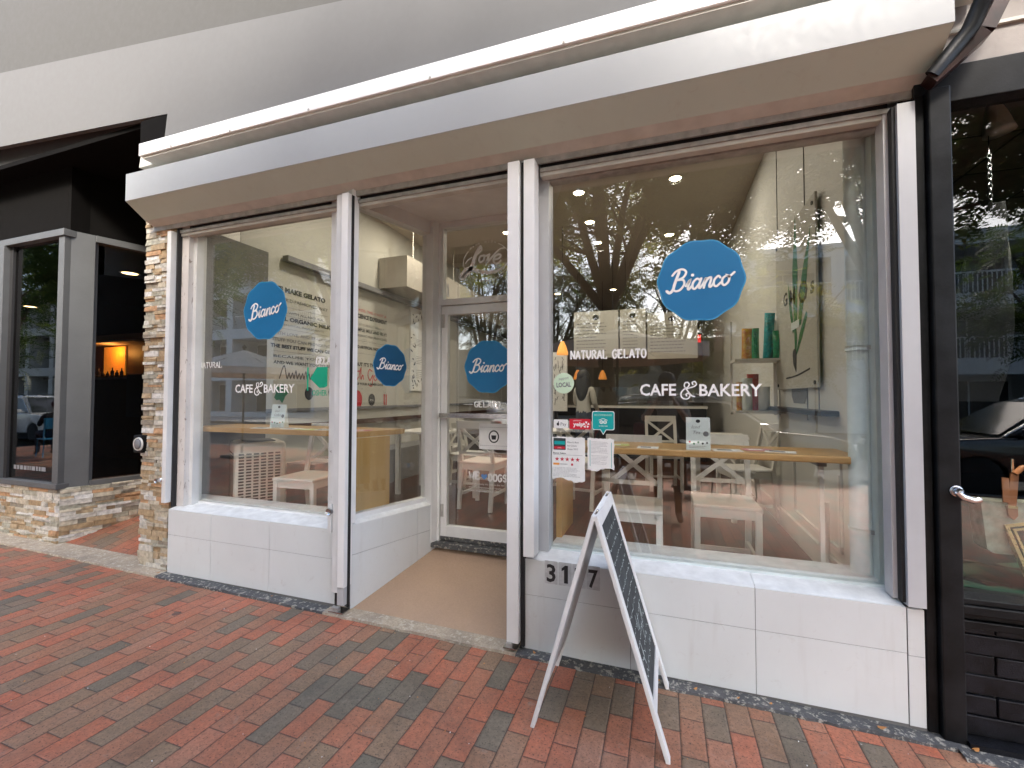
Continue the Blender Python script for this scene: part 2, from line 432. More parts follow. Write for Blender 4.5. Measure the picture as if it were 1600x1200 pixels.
# ---- flat lettering: text and brush strokes laid in a (u, v) frame
def frame(origin, u, v):
    """matrix taking (u, v, out) to the world; out = v-cross order chosen so that +w leaves the surface towards the viewer"""
    u, v = Vector(u).normalized(), Vector(v).normalized(); w = u.cross(v)
    return Matrix(((u.x, v.x, w.x, origin[0]), (u.y, v.y, w.y, origin[1]), (u.z, v.z, w.z, origin[2]), (0, 0, 0, 1)))
_tc = {}
def text_geo(s, bold=0, shear=0, space=1.0):
    key = (s, bold, shear, space)
    if key in _tc: return _tc[key]
    cu = bpy.data.curves.new('t', 'FONT'); cu.body = s; cu.offset = bold; cu.shear = shear; cu.resolution_u = 2; cu.space_character = space
    ob = bpy.data.objects.new('t', cu); col.objects.link(ob)
    dg = bpy.context.evaluated_depsgraph_get(); dg.update()
    me = ob.evaluated_get(dg).to_mesh()
    vs = [v.co.copy() for v in me.vertices]; fs = [tuple(p.vertices) for p in me.polygons]
    ob.evaluated_get(dg).to_mesh_clear()
    bpy.data.objects.remove(ob); bpy.data.curves.remove(cu)
    _tc[key] = (vs, fs); return vs, fs
def put_text(mb, s, x, y, h, m, mx, width=None, bold=.0, shear=0, w=.001, align='L', space=1.0, rot=0):
    """capital height h, baseline at (x, y)"""
    vs, fs = text_geo(s, bold, shear, space)
    if not vs: return
    x0 = min(v.x for v in vs); x1 = max(v.x for v in vs); cap = .73
    sy = h/cap; sx = (width/(x1-x0)) if width else sy
    wd = (x1-x0)*sx; ox = {'L': 0, 'C': -wd/2, 'R': -wd}[align]
    c, sn = math.cos(rot), math.sin(rot); out = []
    for v in vs:
        a, b = ox+(v.x-x0)*sx, v.y*sy
        out.append((x+a*c-b*sn, y+a*sn+b*c, w))
    mb.add(out, fs, m, False, mx)
def catmull(pts, n=6):
    P = [Vector(p) for p in pts]
    if len(P) < 3: return P
    out = []
    for i in range(len(P)-1):
        p0 = P[i-1] if i else P[0]*2-P[1]; p1, p2 = P[i], P[i+1]; p3 = P[i+2] if i+2 < len(P) else P[-1]*2-P[-2]
        for k in range(n):
            t = k/n; out.append(.5*((2*p1)+(p2-p0)*t+(2*p0-5*p1+4*p2-p3)*t*t+(3*p1-p0-3*p2+p3)*t**3))
    out.append(P[-1]); return out
def stroke(mb, pts, width, m, mx, smooth=True, w=.001, n=6, round_=True):
    """flat ribbon along 2-D points; width one number or (start, middle, end)"""
    P = catmull([(p[0], p[1], 0) for p in pts], n) if smooth else [Vector((p[0], p[1], 0)) for p in pts]
    L = len(P)
    def wd(i):
        if not hasattr(width, '__len__'): return width
        t = i/max(1, L-1); a, b, c = width
        return a+(b-a)*t*2 if t < .5 else b+(c-b)*(t*2-1)
    vs = []; fs = []
    for i, p in enumerate(P):
        a, b = P[max(0, i-1)], P[min(L-1, i+1)]; d = b-a
        if d.length < 1e-9: d = Vector((1, 0, 0))
        d.normalize(); nn = Vector((-d.y, d.x, 0)); k = 1.0
        if 0 < i < L-1:
            d1 = (P[i]-P[i-1]).normalized(); k = 1/max(.5, abs(d1.dot(d)))
        h = wd(i)/2*k
        vs += [(p.x+nn.x*h, p.y+nn.y*h, w), (p.x-nn.x*h, p.y-nn.y*h, w)]
    for i in range(L-1): fs.append((2*i, 2*i+1, 2*i+3, 2*i+2))
    mb.add(vs, fs, m, False, mx)
    if round_:
        for i in (0, L-1):
            r = wd(i)/2; c = P[i]
            mb.add([(c.x+r*math.cos(t*math.pi/5), c.y+r*math.sin(t*math.pi/5), w+.0002) for t in range(10)], [tuple(range(10))], m, False, mx)
def disc(mb, cx, cy, rx, ry, m, mx, w=.0005, n=48, lobes=0, amp=0, ph=0):
    pts = []
    for k in range(n):
        t = 2*math.pi*k/n; q = 1+(amp*math.cos(lobes*t+ph) if lobes else 0)
        pts.append((cx+rx*q*math.cos(t), cy+ry*q*math.sin(t), w))
    mb.add(pts, [tuple(range(n))], m, False, mx)
def poly(mb, pts, m, mx, w=.0005): mb.add([(p[0], p[1], w) for p in pts], [tuple(range(len(pts)))], m, False, mx)
def rect(mb, x0, y0, x1, y1, m, mx, w=.0005): poly(mb, [(x0, y0), (x1, y0), (x1, y1), (x0, y1)], m, mx, w)
def rrect(mb, x0, y0, x1, y1, r, m, mx, w=.0005):
    pts = []
    for cx, cy, a in ((x1-r, y1-r, 0), (x0+r, y1-r, 90), (x0+r, y0+r, 180), (x1-r, y0+r, 270)):
        for k in range(5): t = R(a+k*22.5); pts.append((cx+r*math.cos(t), cy+r*math.sin(t)))
    poly(mb, pts, m, mx, w)
SCRIPT_B = [[(1.55,3.75),(1.0,1.6),(.75,.35),(.2,-.15),(-.35,.25)], [(.35,3.2),(1.0,3.95),(2.1,4.2),(2.85,3.55),(2.45,2.6),(1.45,2.2)],
    [(1.45,2.2),(2.45,2.1),(2.75,1.2),(2.15,.25),(1.35,.05),(.75,.45)],
    [(3.1,.8),(3.75,1.9),(3.5,.5),(3.7,.08),(4.2,.7)], [(5.5,1.7),(4.95,1.95),(4.35,1.25),(4.4,.3),(4.85,.08),(5.45,.9),(5.75,1.9)],
    [(5.75,1.9),(5.5,.5),(5.7,.08),(6.2,.8)], [(6.2,.8),(6.65,1.9),(6.4,.02)], [(6.45,.7),(7.0,1.7),(7.5,1.85),(7.5,1.1),(7.35,.35),(7.6,.05),(8.1,.75)],
    [(9.15,1.6),(8.75,1.95),(8.15,1.3),(8.15,.4),(8.65,.04),(9.35,.65)], [(10.25,1.9),(9.6,1.35),(9.6,.45),(10.05,.05),(10.65,.6),(10.7,1.5),(10.25,1.9),(10.7,1.55),(11.5,2.25)]]
def script_name(mb, cx, cy, width, m, mx, w=.0015, tilt=0, hs=1.0):
    k = width/11.9; c, s = math.cos(tilt), math.sin(tilt)
    def T(p):
        a, b = (p[0]-5.6+.18*p[1]-.3)*k, (p[1]-1.6)*k*hs
        return (cx+a*c-b*s, cy+a*s+b*c)
    for i, st in enumerate(SCRIPT_B): stroke(mb, [T(p) for p in st], .42*k if i else .55*k, m, mx, w=w+.0003*i)
    p = T((4.1, 2.75)); disc(mb, p[0], p[1], .3*k, .3*k, m, mx, w+.004, 12)
AMP = [[(4.6,1.0),(3.7,1.3),(2.9,2.3),(2.0,3.6),(1.5,4.6),(1.8,5.5),(2.6,5.6),(3.0,4.9),(2.5,4.1),(1.3,3.3),(.5,2.2),(.6,.9),(1.6,.2),(2.7,.4),(3.2,1.4),(2.6,2.1),(2.0,1.7),(2.2,1.2)],
    [(2.0,3.4),(3.2,3.9),(4.3,4.2),(5.2,5.0),(4.7,5.9),(3.9,5.6),(4.1,5.0)]]
def ampersand(mb, x, y, h, m, mx, w=.001):
    k = h/6
    for st in AMP: stroke(mb, [(x+p[0]*k, y+p[1]*k) for p in st], .42*k, m, mx, w=w, n=5); w += .0004
# simple slab-serif letters drawn with strokes, on a 0..1 wide, 0..1 high cell
SLAB = {'N': [[(.12,0),(.12,1)],[(.12,1),(.88,0)],[(.88,0),(.88,1)],'s.12,0','s.12,1','s.88,1'], 'A': [[(.05,0),(.5,1)],[(.5,1),(.95,0)],[(.22,.35),(.78,.35)],'s.08,0','s.92,0'],
    'T': [[(.05,1),(.95,1)],[(.5,0),(.5,1)],'s.5,0','v.05,.9','v.95,.9'], 'U': [[(.12,1),(.12,.35),(.5,0),(.88,.35),(.88,1)],'s.12,1','s.88,1'],
    'R': [[(.14,0),(.14,1),(.6,1),(.85,.76),(.6,.5),(.14,.5)],[(.5,.5),(.9,0)],'s.14,0','s.9,0'], 'L': [[(.14,1),(.14,0),(.88,0)],'s.14,1','v.88,.1'],
    'G': [[(.9,.82),(.55,1),(.15,.75),(.1,.4),(.3,.05),(.6,0),(.88,.2),(.88,.45),(.58,.45)]], 'E': [[(.86,1),(.14,1),(.14,0),(.88,0)],[(.14,.52),(.7,.52)],'v.86,.9','v.88,.1'],
    'O': [[(.5,1),(.2,.88),(.08,.5),(.2,.12),(.5,0),(.8,.12),(.92,.5),(.8,.88),(.5,1)]], 'D': [[(.14,0),(.14,1),(.55,1),(.88,.7),(.88,.3),(.55,0),(.14,0)]],
    'S': [[(.85,.82),(.5,1),(.15,.78),(.3,.55),(.7,.45),(.86,.22),(.5,0),(.12,.18)]], 'W': [[(.03,1),(.28,0),(.5,.8),(.72,0),(.97,1)],'s.05,1','s.95,1']}
def slab_text(mb, s, x, y, h, width, m, mx, w=.001, th=.2):
    n = len(s); cw = width/n
    for i, ch in enumerate(s):
        if ch not in SLAB: continue
        X = x+i*cw
        for st in SLAB[ch]:
            if isinstance(st, str):
                a, b = (float(q) for q in st[1:].split(','))
                if st[0] == 's': rect(mb, X+(a-.14)*cw*.86, y+b*h-h*.06, X+(a+.14)*cw*.86, y+b*h+h*.06, m, mx, w+.0002)
                else: rect(mb, X+(a-.06)*cw*.86, y+b*h-h*.14, X+(a+.06)*cw*.86, y+b*h+h*.14, m, mx, w+.0002)
            else: stroke(mb, [(X+p[0]*cw*.86, y+p[1]*h) for p in st], th*h, m, mx, smooth=(ch in 'GOS' and len(st) > 4), w=w, round_=False, n=4)
            w += .00002
FRONT = lambda y: frame((0, y, 0), (1, 0, 0), (0, 0, 1))     # u = x, v = z, out = -y
def text_lines(mb, x0, y0, x1, y1, rows, m, mx, w=.001, fill=.9, thick=.35, seed=1):
    """printed small print: broken word bars"""
    q = random.Random(seed); dy = (y1-y0)/rows
    for i in range(rows):
        yy = y1-(i+.5)*dy; x = x0; end = x0+(x1-x0)*(fill if i % 5 != 4 else .55)*(.85+.15*q.random())
        while x < end:
            l = q.uniform(.03, .10)*(x1-x0); e = min(x+l, end)
            rect(mb, x, yy-dy*thick/2, e, yy+dy*thick/2, m, mx, w); x = e+.018*(x1-x0)

def gz(x): return -.012*(max(-9, min(5, x))-1)          # the pavement falls gently to the right

# ================================================================== SETTING
def sheet(name, x0, x1, y0, y1, dz, m, n=30, kind='structure', z=None):
    mb = MB(); vs = []; fs = []
    for i in range(n+1):
        x = x0+(x1-x0)*i/n
        zz = gz(x)+dz if z is None else z
        vs += [(x, y0, zz), (x, y1, zz)]
    for i in range(n): fs.append((2*i, 2*i+2, 2*i+3, 2*i+1))
    mb.add(vs, fs, m); return mb.build(name, kind=kind)
MB().add([(-900, -900, -.30), (900, -900, -.30), (900, 900, -.30), (-900, 900, -.30)], [(0, 1, 2, 3)], 'ground_dirt').build('ground', kind='structure')
sheet('brick_pavement', -16, 9, -6.2, -.075, 0, 'brick_paving')
sheet('road', -60, 50, -15.0, -6.36, -.15, 'asphalt')
sheet('far_pavement', -60, 50, -19.0, -15.0, -.02, 'concrete')
mb = MB()
for i in range(50):
    x = -16+i*.5; mb.box((x+.003, -6.36, -.25), (x+.497, -6.2, gz(x+.25)+.004), 'concrete', bev=.008)
mb.build('kerb', kind='structure')
# the worn strip between bricks and shop base
def strip(name, x0, x1, y0, y1, h, m):
    mb = MB(); n = max(2, int((x1-x0)/.06)); vs = []; fs = []
    q = random.Random(int(abs(x0)*100))
    for i in range(n+1):
        x = x0+(x1-x0)*i/n; e = y0+q.uniform(-.008, .008)
        vs += [(x, e, gz(x)-.02), (x, e+.006, gz(x)+h+q.uniform(-.002, .002)), (x, y1, gz(x)+h+.004)]
    for i in range(n): fs += [(3*i, 3*i+3, 3*i+4, 3*i+1), (3*i+1, 3*i+4, 3*i+5, 3*i+2)]
    mb.add(vs, fs, m); return mb.build(name, kind='structure')
strip('threshold_strip', -16, -3.76, -.078, .16, .012, 'strip_concrete')
strip('threshold_strip', -3.76, -2.14, -.078, .06, .014, 'strip_dark')
strip('threshold_strip', -2.14, -.80, -.078, .035, .014, 'strip_concrete')
strip('threshold_strip', -.80, 1.14, -.078, .06, .012, 'strip_dark')
strip('threshold_strip', 1.14, 9, -.12, .06, .010, 'strip_dark')

# alcove ramp, inside floor, walls, ceiling
S = .3103; SD = Vector((math.sin(S), math.cos(S), 0)); SN = Vector((math.cos(S), -math.sin(S), 0))
def AL(t, off=0, z=0, p0=(-2.0, 0)):      # point on the splayed alcove wall, t metres in, off metres towards the alcove
    v = Vector((p0[0], p0[1], 0)) + SD*t + SN*off; v.z = z; return v
FZ = .305
MB().prism([(-2.03, .036), (-.79, .036), (-1.03, .80), (-1.79, .80)], 'z', -.1, 0, 'ramp_coat').build('ramp_floor', kind='structure')
ramp = bpy.data.objects['ramp_floor']
for v in ramp.data.vertices:
    if v.co.z > -.05: v.co.z = gz(v.co.x) + .016 + (v.co.y-.036)/.764*.215
MB().add([(-4.2, .40, FZ), (-1.90, .40, FZ), (-1.78, .79, FZ), (-1.02, .79, FZ), (-.90, .40, FZ), (1.0, .40, FZ), (1.0, 11, FZ), (-4.2, 11, FZ)], [tuple(range(8))], 'floor_wood').build('cafe_floor', kind='structure')
CZ = 4.02
mb = MB(); mb.box((-4.1, .14, CZ), (1.12, 11.1, CZ+.1), 'interior_ceiling'); mb.build('cafe_ceiling', kind='structure')
mb = MB(); mb.box((-4.0, .72, .2), (-3.9, 11, CZ), 'interior_wall'); mb.box((-4.0, .2, .2), (-3.885, .70, CZ), 'chair_white')
mb.box((-3.9, .74, FZ), (-3.882, 11, FZ+.13), 'chair_white'); mb.box((-3.9, 1.0, 1.30), (-3.87, 10, 1.335), 'ink_grey')
mb.build('cafe_wall', kind='structure')
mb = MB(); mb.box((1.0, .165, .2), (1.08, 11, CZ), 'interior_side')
for y in (1.36, 2.2): mb.box((.994, y, 1.3), (1.001, y+.006, CZ), 'ink_grey')
mb.box((.985, .4, FZ), (1.001, 11, FZ+.14), 'chair_white'); mb.box((.975, .4, FZ+.14), (1.001, 11, FZ+.165), 'chair_white')
mb.box((.982, .72, FZ+.25), (1.001, .745, 1.0), 'chair_white'); mb.box((.982, 1.72, FZ+.25), (1.001, 1.745, 1.0), 'chair_white')
mb.box((.983, .72, FZ+.225), (1.001, 1.745, FZ+.25), 'chair_white')
mb.build('cafe_wall', kind='structure')
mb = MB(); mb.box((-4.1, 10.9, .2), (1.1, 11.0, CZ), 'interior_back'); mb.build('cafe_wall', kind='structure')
# wall over the shop windows that closes the room off
mb = MB(); mb.box((-3.76, .172, 2.86), (1.0, .26, CZ), 'interior_wall'); mb.build('cafe_wall', kind='structure')

# ================================================================== THE GELATO SHOP
shop = thing('gelato_shop', 'white tiled gelato shop with three big windows, recessed glass door and roller shutter housing', 'shop', (-1.4, .3, 0))
def tiles(mb, x0, x1, z0, z1, zr, xs, y=0.0, mx=None, cut=True):
    """wall of big tiles: backing plus tiles with a fine joint; xs = vertical joints, zr = level joint"""
    mb.box((x0, y+.004, z0-.05), (x1, y+.10, z1-.002), 'grout', mx)
    cols = [x0]+list(xs)+[x1]
    for a, b in zip(cols[:-1], cols[1:]):
        for c, d in ((z0, zr), (zr, z1)):
            mb.box((a+.0013, y, c+.0013), (b-.0013, y+.02, d-.0013), 'white_tile', mx, bev=.0009)
mb = MB(); tiles(mb, -.79, 1.004, .030, .541, .338, [-.183, .407]); tiles(mb, 1.006, 1.068, .026, .536, .330, [])
base_r = mb.build('tiled_base', shop)
mb = MB(); tiles(mb, -3.735, -2.105, .074, .572, .372, [-3.264, -2.683]); mb.build('tiled_base', shop)
# alcove side base: built along local x then turned onto the splay
ms = Matrix.Translation((-2.0, 0.0, 0)) @ Matrix.Rotation(math.pi/2-S, 4, 'Z')
def ms_pt(t, off): return ms @ Vector((t, off, 0))
mb = MB(); tiles(mb, .02, .80, .04, .605, .405, [.60], 0.0, ms)
mb.build('tiled_base', shop)
mr = Matrix.Translation((-.79, .0, 0)) @ Matrix.Rotation(math.pi/2+S, 4, 'Z')
mb = MB(); mb.box((.10, 0, .05), (.80, .06, .57), 'white_tile', mr); mb.build('tiled_base', shop)
# sills: gently sloped tops
def sill(mb, x0, x1, y0, y1, za, zb, m='sill_paint', chamfer=0):
    vs = [(x0, y0, za-.06), (x1, y0, za-.06), (x1, y1, za-.06), (x0, y1, za-.06), (x0, y0, za), (x1, y0, za), (x1-chamfer, y1, zb), (x0, y1, zb)]
    mb.add(vs, [(0, 3, 2, 1), (4, 5, 6, 7), (0, 1, 5, 4), (1, 2, 6, 5), (2, 3, 7, 6), (3, 0, 4, 7)], m)
mb = MB(); sill(mb, -.79, .408, .012, .158, .5412, .562); sill(mb, .411, 1.0, .012, .158, .5412, .560, chamfer=.0); mb.build('window_sill', shop)
mb = MB(); sill(mb, -3.735, -2.107, .012, .158, .572, .598); mb.build('window_sill', shop)
mb = MB(); b0 = len(mb.v); sill(mb, .03, .80, .012, .085, .605, .632)
mb.v = [tuple(ms @ Vector(v)) for v in mb.v]; mb.build('window_sill', shop)

# windows: frame + pane (each pane carries its stickers)
def pane(name, x0, x1, z0, z1, y=.158, parent=None, m='glass'):
    mb = MB(); mb.box((x0, y, z0), (x1, y+.006, z1), m); return mb.build(name, parent)
fr = MB()
fr.box((-.775, .10, .56), (-.652, .20, 2.86), 'grey_jamb'); fr.box((.995, .12, .552), (1.0015, .22, 2.86), 'chipped_white')
fr.box((-.652, .15, .556), (.995, .19, .572), 'pipe_paint'); fr.box((-.78, .11, 2.768), (1.0, .18, 2.86), 'rail_metal')
fr.box((-.652, .19, .52), (.995, .36, .585), 'sill_paint')
fr_r = fr.build('window_frame', shop)
fr = MB()
fr.box((-3.735, .06, .585), (-3.655, .15, 2.86), 'weathered'); fr.box((-3.655, .10, .59), (-3.618, .18, 2.86), 'chipped_white')
fr.box((-3.618, .152, .59), (-2.21, .19, .612), 'white_paint'); fr.box((-2.225, .06, .585), (-2.107, .19, 2.86), 'chipped_white')
fr.box((-3.735, .11, 2.80), (-2.107, .18, 2.87), 'rail_metal'); fr.box((-3.9, .19, .56), (-2.05, .33, .618), 'sill_paint')
fr_l = fr.build('window_frame', shop)
fr = MB()
for a, b, z0, z1 in ((.0, .05, .62, 2.88), (.735, .80, .3, 2.93)): fr.box((a, -.005, z0), (b, .12, z1), 'white_paint', ms)
fr.box((.05, .06, .622), (.735, .12, .655), 'white_paint', ms); fr.box((.05, .03, 2.80), (.735, .12, 2.93), 'white_paint', ms)
fr.box((.05, .098, .655), (.058, .102, 2.80), 'dark_slot', ms)
fr.build('window_frame', shop)
pane_r = pane('window_pane', -.652, .995, .572, 2.80, parent=shop)
pane_l = pane('window_pane', -3.618, -2.21, .612, 2.86, parent=shop)
mb = MB(); mb.box((.05, .075, .655), (.735, .081, 2.80), 'glass', ms); pane_a = mb.build('window_pane', shop)
mb = MB(); mb.box((.14, .03, .57), (.73, .036, 2.80), 'glass', mr); pane_b = mb.build('window_pane', shop)
fr = MB(); fr.box((.10, -.01, .57), (.14, .06, 2.86), 'white_paint', mr); fr.box((.73, -.01, .3), (.80, .06, 2.9), 'white_paint', mr); fr.build('window_frame', shop)
# alcove soffit
mb = MB(); mb.prism([(-2.1, .10), (-.70, .10), (-1.0, .86), (-1.84, .86)], 'z', 2.90, 2.96, 'white_paint'); mb.build('alcove_soffit', shop)
mb = MB(); mb.prism([(-2.3, .11), (-2.1, .11), (-1.86, .86), (-2.0, .86)], 'z', 2.935, 3.0, 'interior_wall'); mb.build('alcove_soffit', shop)
mb = MB(); mb.prism([(-.98, .86), (-.68, .11), (-.5, .11), (-.8, .86)], 'z', 2.935, 3.0, 'interior_wall'); mb.build('alcove_soffit', shop)
mb = MB(); mb.box((-2.0, .80, 2.86), (-.85, .88, CZ), 'interior_wall'); mb.build('alcove_soffit', shop)

# posts with shutter guides
mb = MB()
mb.box((-2.100, -.035, .17), (-2.048, .03, 2.835), 'chipped_white', bev=.003); mb.box((-2.046, -.05, .215), (-1.992, .03, 2.835), 'white_bright', bev=.003)
mb.box((-2.046, -.046, .10), (-1.994, .028, .215), 'grey_jamb'); mb.box((-1.992, -.016, .08), (-1.986, .006, 2.83), 'dark_slot')
mb.box((-2.10, -.065, .055), (-1.985, .01, .062), 'steel'); mb.box((-2.085, -.06, .062), (-2.03, -.03, .085), 'rail_metal')
post = mb.build('shutter_post', shop)
mb = MB(); mb.tube([(-2.125, -.05, .70), (-2.125, -.028, .70)], .022, 'steel', 14); mb.box((-2.14, -.036, .56), (-2.11, -.02, .75), 'chipped_white'); mb.build('shutter_lock', post)
mb = MB()
mb.box((-.862, -.05, .075), (-.790, .03, 2.84), 'white_bright', bev=.003); mb.box((-.787, -.02, .05), (-.765, .06, 2.84), 'dark_slot')
mb.box((-.765, -.045, .565), (-.70, .05, 2.84), 'white_bright', bev=.003)
mb.box((-.875, -.07, .05), (-.80, .01, .057), 'steel'); mb.box((-.86, -.065, .057), (-.825, -.035, .08), 'rail_metal')
mb.build('shutter_post', shop)
mb = MB()
mb.box((1.003, -.02, .55), (1.068, .05, 2.80), 'grey_jamb'); mb.box((.990, .0, .56), (1.003, .04, 2.80), 'dark_slot'); mb.box((.972, .04, .56), (1.003, .12, 2.80), 'mauve_jamb')
mb.build('shutter_post', shop)
mb = MB(); mb.box((-3.792, -.02, .62), (-3.748, .05, 2.80), 'white_paint', bev=.003); mb.box((-3.748, .025, .585), (-3.732, .055, 2.82), 'dark_slot')
mb.tube([(-3.80, -.06, 1.16-.36), (-3.80, -.02, .80)], .018, 'steel', 12); mb.build('shutter_post', shop)

# roller shutter housing and its rail
X0, X1 = -4.02, 1.132
prof = [(-.19, 3.218), (-.19, 3.008), (-.045, 2.906), (.06, 2.862), (.06, 3.20), (.0, 3.218)]
mb = MB()
mb.prism([(-.19, 3.008), (-.19, 3.222), (.05, 3.222), (.05, 2.93), (-.045, 2.912)], 'x', X0, X1, 'box_paint')
box = mb.build('shutter_housing', shop)
mb = MB(); mb.prism([(-.188, 3.006), (-.046, 2.904), (-.044, 2.912), (-.186, 3.014)], 'x', X0+.002, X1-.002, 'box_under')
mb.build('underside_board', box)
mb = MB(); mb.prism([(-.046, 2.904), (.055, 2.858), (.06, 2.93), (-.044, 2.912)], 'x', X0+.004, X1-.004, 'taupe_paint')
mb.box((X0+.004, .02, 2.838), (X1-.004, .034, 2.874), 'rail_metal')
mb.build('shutter_lip', box)
mb = MB()
for a, b in ((-3.73, -2.11), (-1.98, -.865), (-.69, 1.0)):
    mb.box((a, .062, 2.80), (b, .105, 2.90), 'dark_slot'); mb.box((a, .035, 2.795), (b, .07, 2.818), 'rail_metal'); mb.box((a, .045, 2.772), (b, .10, 2.797), 'taupe_paint', bev=.004)
mb.build('shutter_rail', shop)
# white ledge above, sunlit, with its brown underside and end block
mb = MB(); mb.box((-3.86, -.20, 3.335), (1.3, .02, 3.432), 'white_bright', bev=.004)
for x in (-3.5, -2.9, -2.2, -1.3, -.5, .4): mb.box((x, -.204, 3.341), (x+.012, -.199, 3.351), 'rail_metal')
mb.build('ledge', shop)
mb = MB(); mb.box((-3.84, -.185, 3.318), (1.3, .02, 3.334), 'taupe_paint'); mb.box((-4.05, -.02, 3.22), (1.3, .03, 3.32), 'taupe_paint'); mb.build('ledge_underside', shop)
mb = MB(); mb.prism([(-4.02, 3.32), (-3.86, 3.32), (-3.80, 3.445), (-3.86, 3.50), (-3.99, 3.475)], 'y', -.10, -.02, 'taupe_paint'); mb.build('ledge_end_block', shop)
# grey sign panel and beige wall above
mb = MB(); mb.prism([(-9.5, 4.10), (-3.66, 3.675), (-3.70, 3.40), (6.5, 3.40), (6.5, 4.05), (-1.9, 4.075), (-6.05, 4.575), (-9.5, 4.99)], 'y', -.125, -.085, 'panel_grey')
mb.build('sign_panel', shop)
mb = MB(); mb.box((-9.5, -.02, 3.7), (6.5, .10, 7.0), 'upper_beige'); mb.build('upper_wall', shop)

# house numbers (the third is partly behind the board)
for ch, x in (('3', -.613), ('1', -.533), ('3', -.455), ('7', -.378)):
    mb = MB(); mx = FRONT(-.001); rect(mb, x-.037, .418, x+.037, .545, 'digit_plate', mx, .0008)
    if ch == '1': poly(mb, [(x-.006, .432), (x+.016, .432), (x+.016, .530), (x+.0, .530), (x-.020, .512), (x-.020, .497), (x-.006, .505)], 'brass_mark', mx, .0016)
    else: put_text(mb, ch, x, .432, .098, 'brass_mark', mx, width=.052 if ch != '1' else .036, bold=.022, w=.0016, align='C')
    mb.build('house_number', shop)

# ------------------------------------------------------------------ stickers on the panes
def roundel(mb, cx, cy, rx, ry, mx, tilt=.07, dark=False):
    disc(mb, cx, cy, rx*1.02, ry*1.02, 'blue_rim', mx, .0004, 96, 10, .020, .4)
    disc(mb, cx, cy, rx*.985, ry*.985, 'blue_vinyl_dark' if dark else 'blue_vinyl', mx, .0009, 96, 10, .020, .4)
    script_name(mb, cx, cy, rx*1.55, 'white_vinyl', mx, .0014, tilt)
GY = .1565
mx = FRONT(GY)
mb = MB(); roundel(mb, .186, 2.108, .217, .219, mx, .06); mb.build('logo_sticker', pane_r)
mb = MB(); roundel(mb, -2.939, 2.137, .214, .224, mx, .16); mb.build('logo_sticker', pane_l)
mb = MB(); put_text(mb, 'CAFE', -.135, 1.478, .066, 'white_vinyl', mx, width=.192, bold=.02); ampersand(mb, .075, 1.455, .10, 'white_vinyl', mx)
put_text(mb, 'BAKERY', .176, 1.476, .066, 'white_vinyl', mx, width=.302, bold=.02); mb.build('lettering_sticker', pane_r)
mb = MB(); slab_text(mb, 'NATURAL', -.533, 1.694, .047, .222, 'white_vinyl', mx); mb.build('lettering_sticker', pane_r)
mb = MB(); slab_text(mb, 'GELATO', -.288, 1.694, .047, .193, 'white_vinyl', mx); mb.build('lettering_sticker', pane_r)
mb = MB(); put_text(mb, 'CAFE', -3.235, 1.497, .066, 'white_vinyl', mx, width=.183, bold=.02); ampersand(mb, -3.04, 1.474, .105, 'white_vinyl', mx)
put_text(mb, 'BAKERY', -2.937, 1.497, .066, 'white_vinyl', mx, width=.302, bold=.02); mb.build('lettering_sticker', pane_l)
mb = MB(); slab_text(mb, 'NATURAL', -3.640, 1.700, .045, .26, 'white_vinyl', mx, th=.14); mb.build('lettering_sticker', pane_l)
mb = MB(); slab_text(mb, 'GELATO', -2.435, 1.706, .050, .205, 'white_vinyl', mx); mb.build('lettering_sticker', pane_l)
# green K mark
mb = MB(); rect(mb, -2.517, 1.512, -2.502, 1.684, 'green_vinyl', mx)
poly(mb, [(-2.487, 1.60), (-2.425, 1.684), (-2.329, 1.684), (-2.329, 1.545), (-2.355, 1.532), (-2.40, 1.530)], 'green_vinyl', mx)
put_text(mb, 'OSHER', -2.466, 1.474, .042, 'green_vinyl', mx, width=.135, bold=.012); mb.build('kosher_sticker', pane_l)
# round local sticker, pay, review, bubble
mb = MB(); disc(mb, -.574, 1.550, .062, .062, 'mint_vinyl', mx); put_text(mb, 'LOCAL', -.574, 1.528, .028, 'ink_grey', mx, width=.088, bold=.03, align='C', rot=.05)
put_text(mb, 'support', -.574, 1.572, .018, 'ink_grey', mx, width=.062, align='C', shear=.35, rot=.12); mb.build('round_sticker', pane_r)
mb = MB(); rrect(mb, -.636, 1.281, -.548, 1.333, .006, 'paper', mx)
disc(mb, -.609, 1.305, .0088, .0095, 'ink', mx, .001, 20); disc(mb, -.598, 1.306, .005, .005, 'paper', mx, .0014, 14); disc(mb, -.606, 1.318, .003, .0042, 'ink', mx, .0016, 12)
put_text(mb, 'Pay', -.594, 1.297, .019, 'ink_grey', mx, width=.036, bold=.01); mb.build('payment_sticker', pane_r)
mb = MB(); rect(mb, -.540, 1.277, -.414, 1.338, 'red_vinyl', mx); put_text(mb, 'people love us on', -.518, 1.325, .008, 'white_vinyl', mx, width=.05)
put_text(mb, 'yelp', -.518, 1.296, .024, 'white_vinyl', mx, width=.062, bold=.03)
for k in range(5):
    a = R(90+k*72); poly(mb, [(-.440+.004*math.cos(a), 1.305+.004*math.sin(a)), (-.440+.020*math.cos(a+.38), 1.305+.020*math.sin(a+.38)), (-.440+.020*math.cos(a-.38), 1.305+.020*math.sin(a-.38))], 'white_vinyl', mx, .001)
mb.build('review_sticker', pane_r)
mb = MB(); rrect(mb, -.406, 1.276, -.277, 1.386, .012, 'paper', mx); poly(mb, [(-.360, 1.278), (-.322, 1.278), (-.341, 1.248)], 'paper', mx, .0006)
rrect(mb, -.402, 1.280, -.281, 1.382, .011, 'teal_vinyl', mx, .0009); poly(mb, [(-.357, 1.281), (-.325, 1.281), (-.341, 1.255)], 'teal_vinyl', mx, .001)
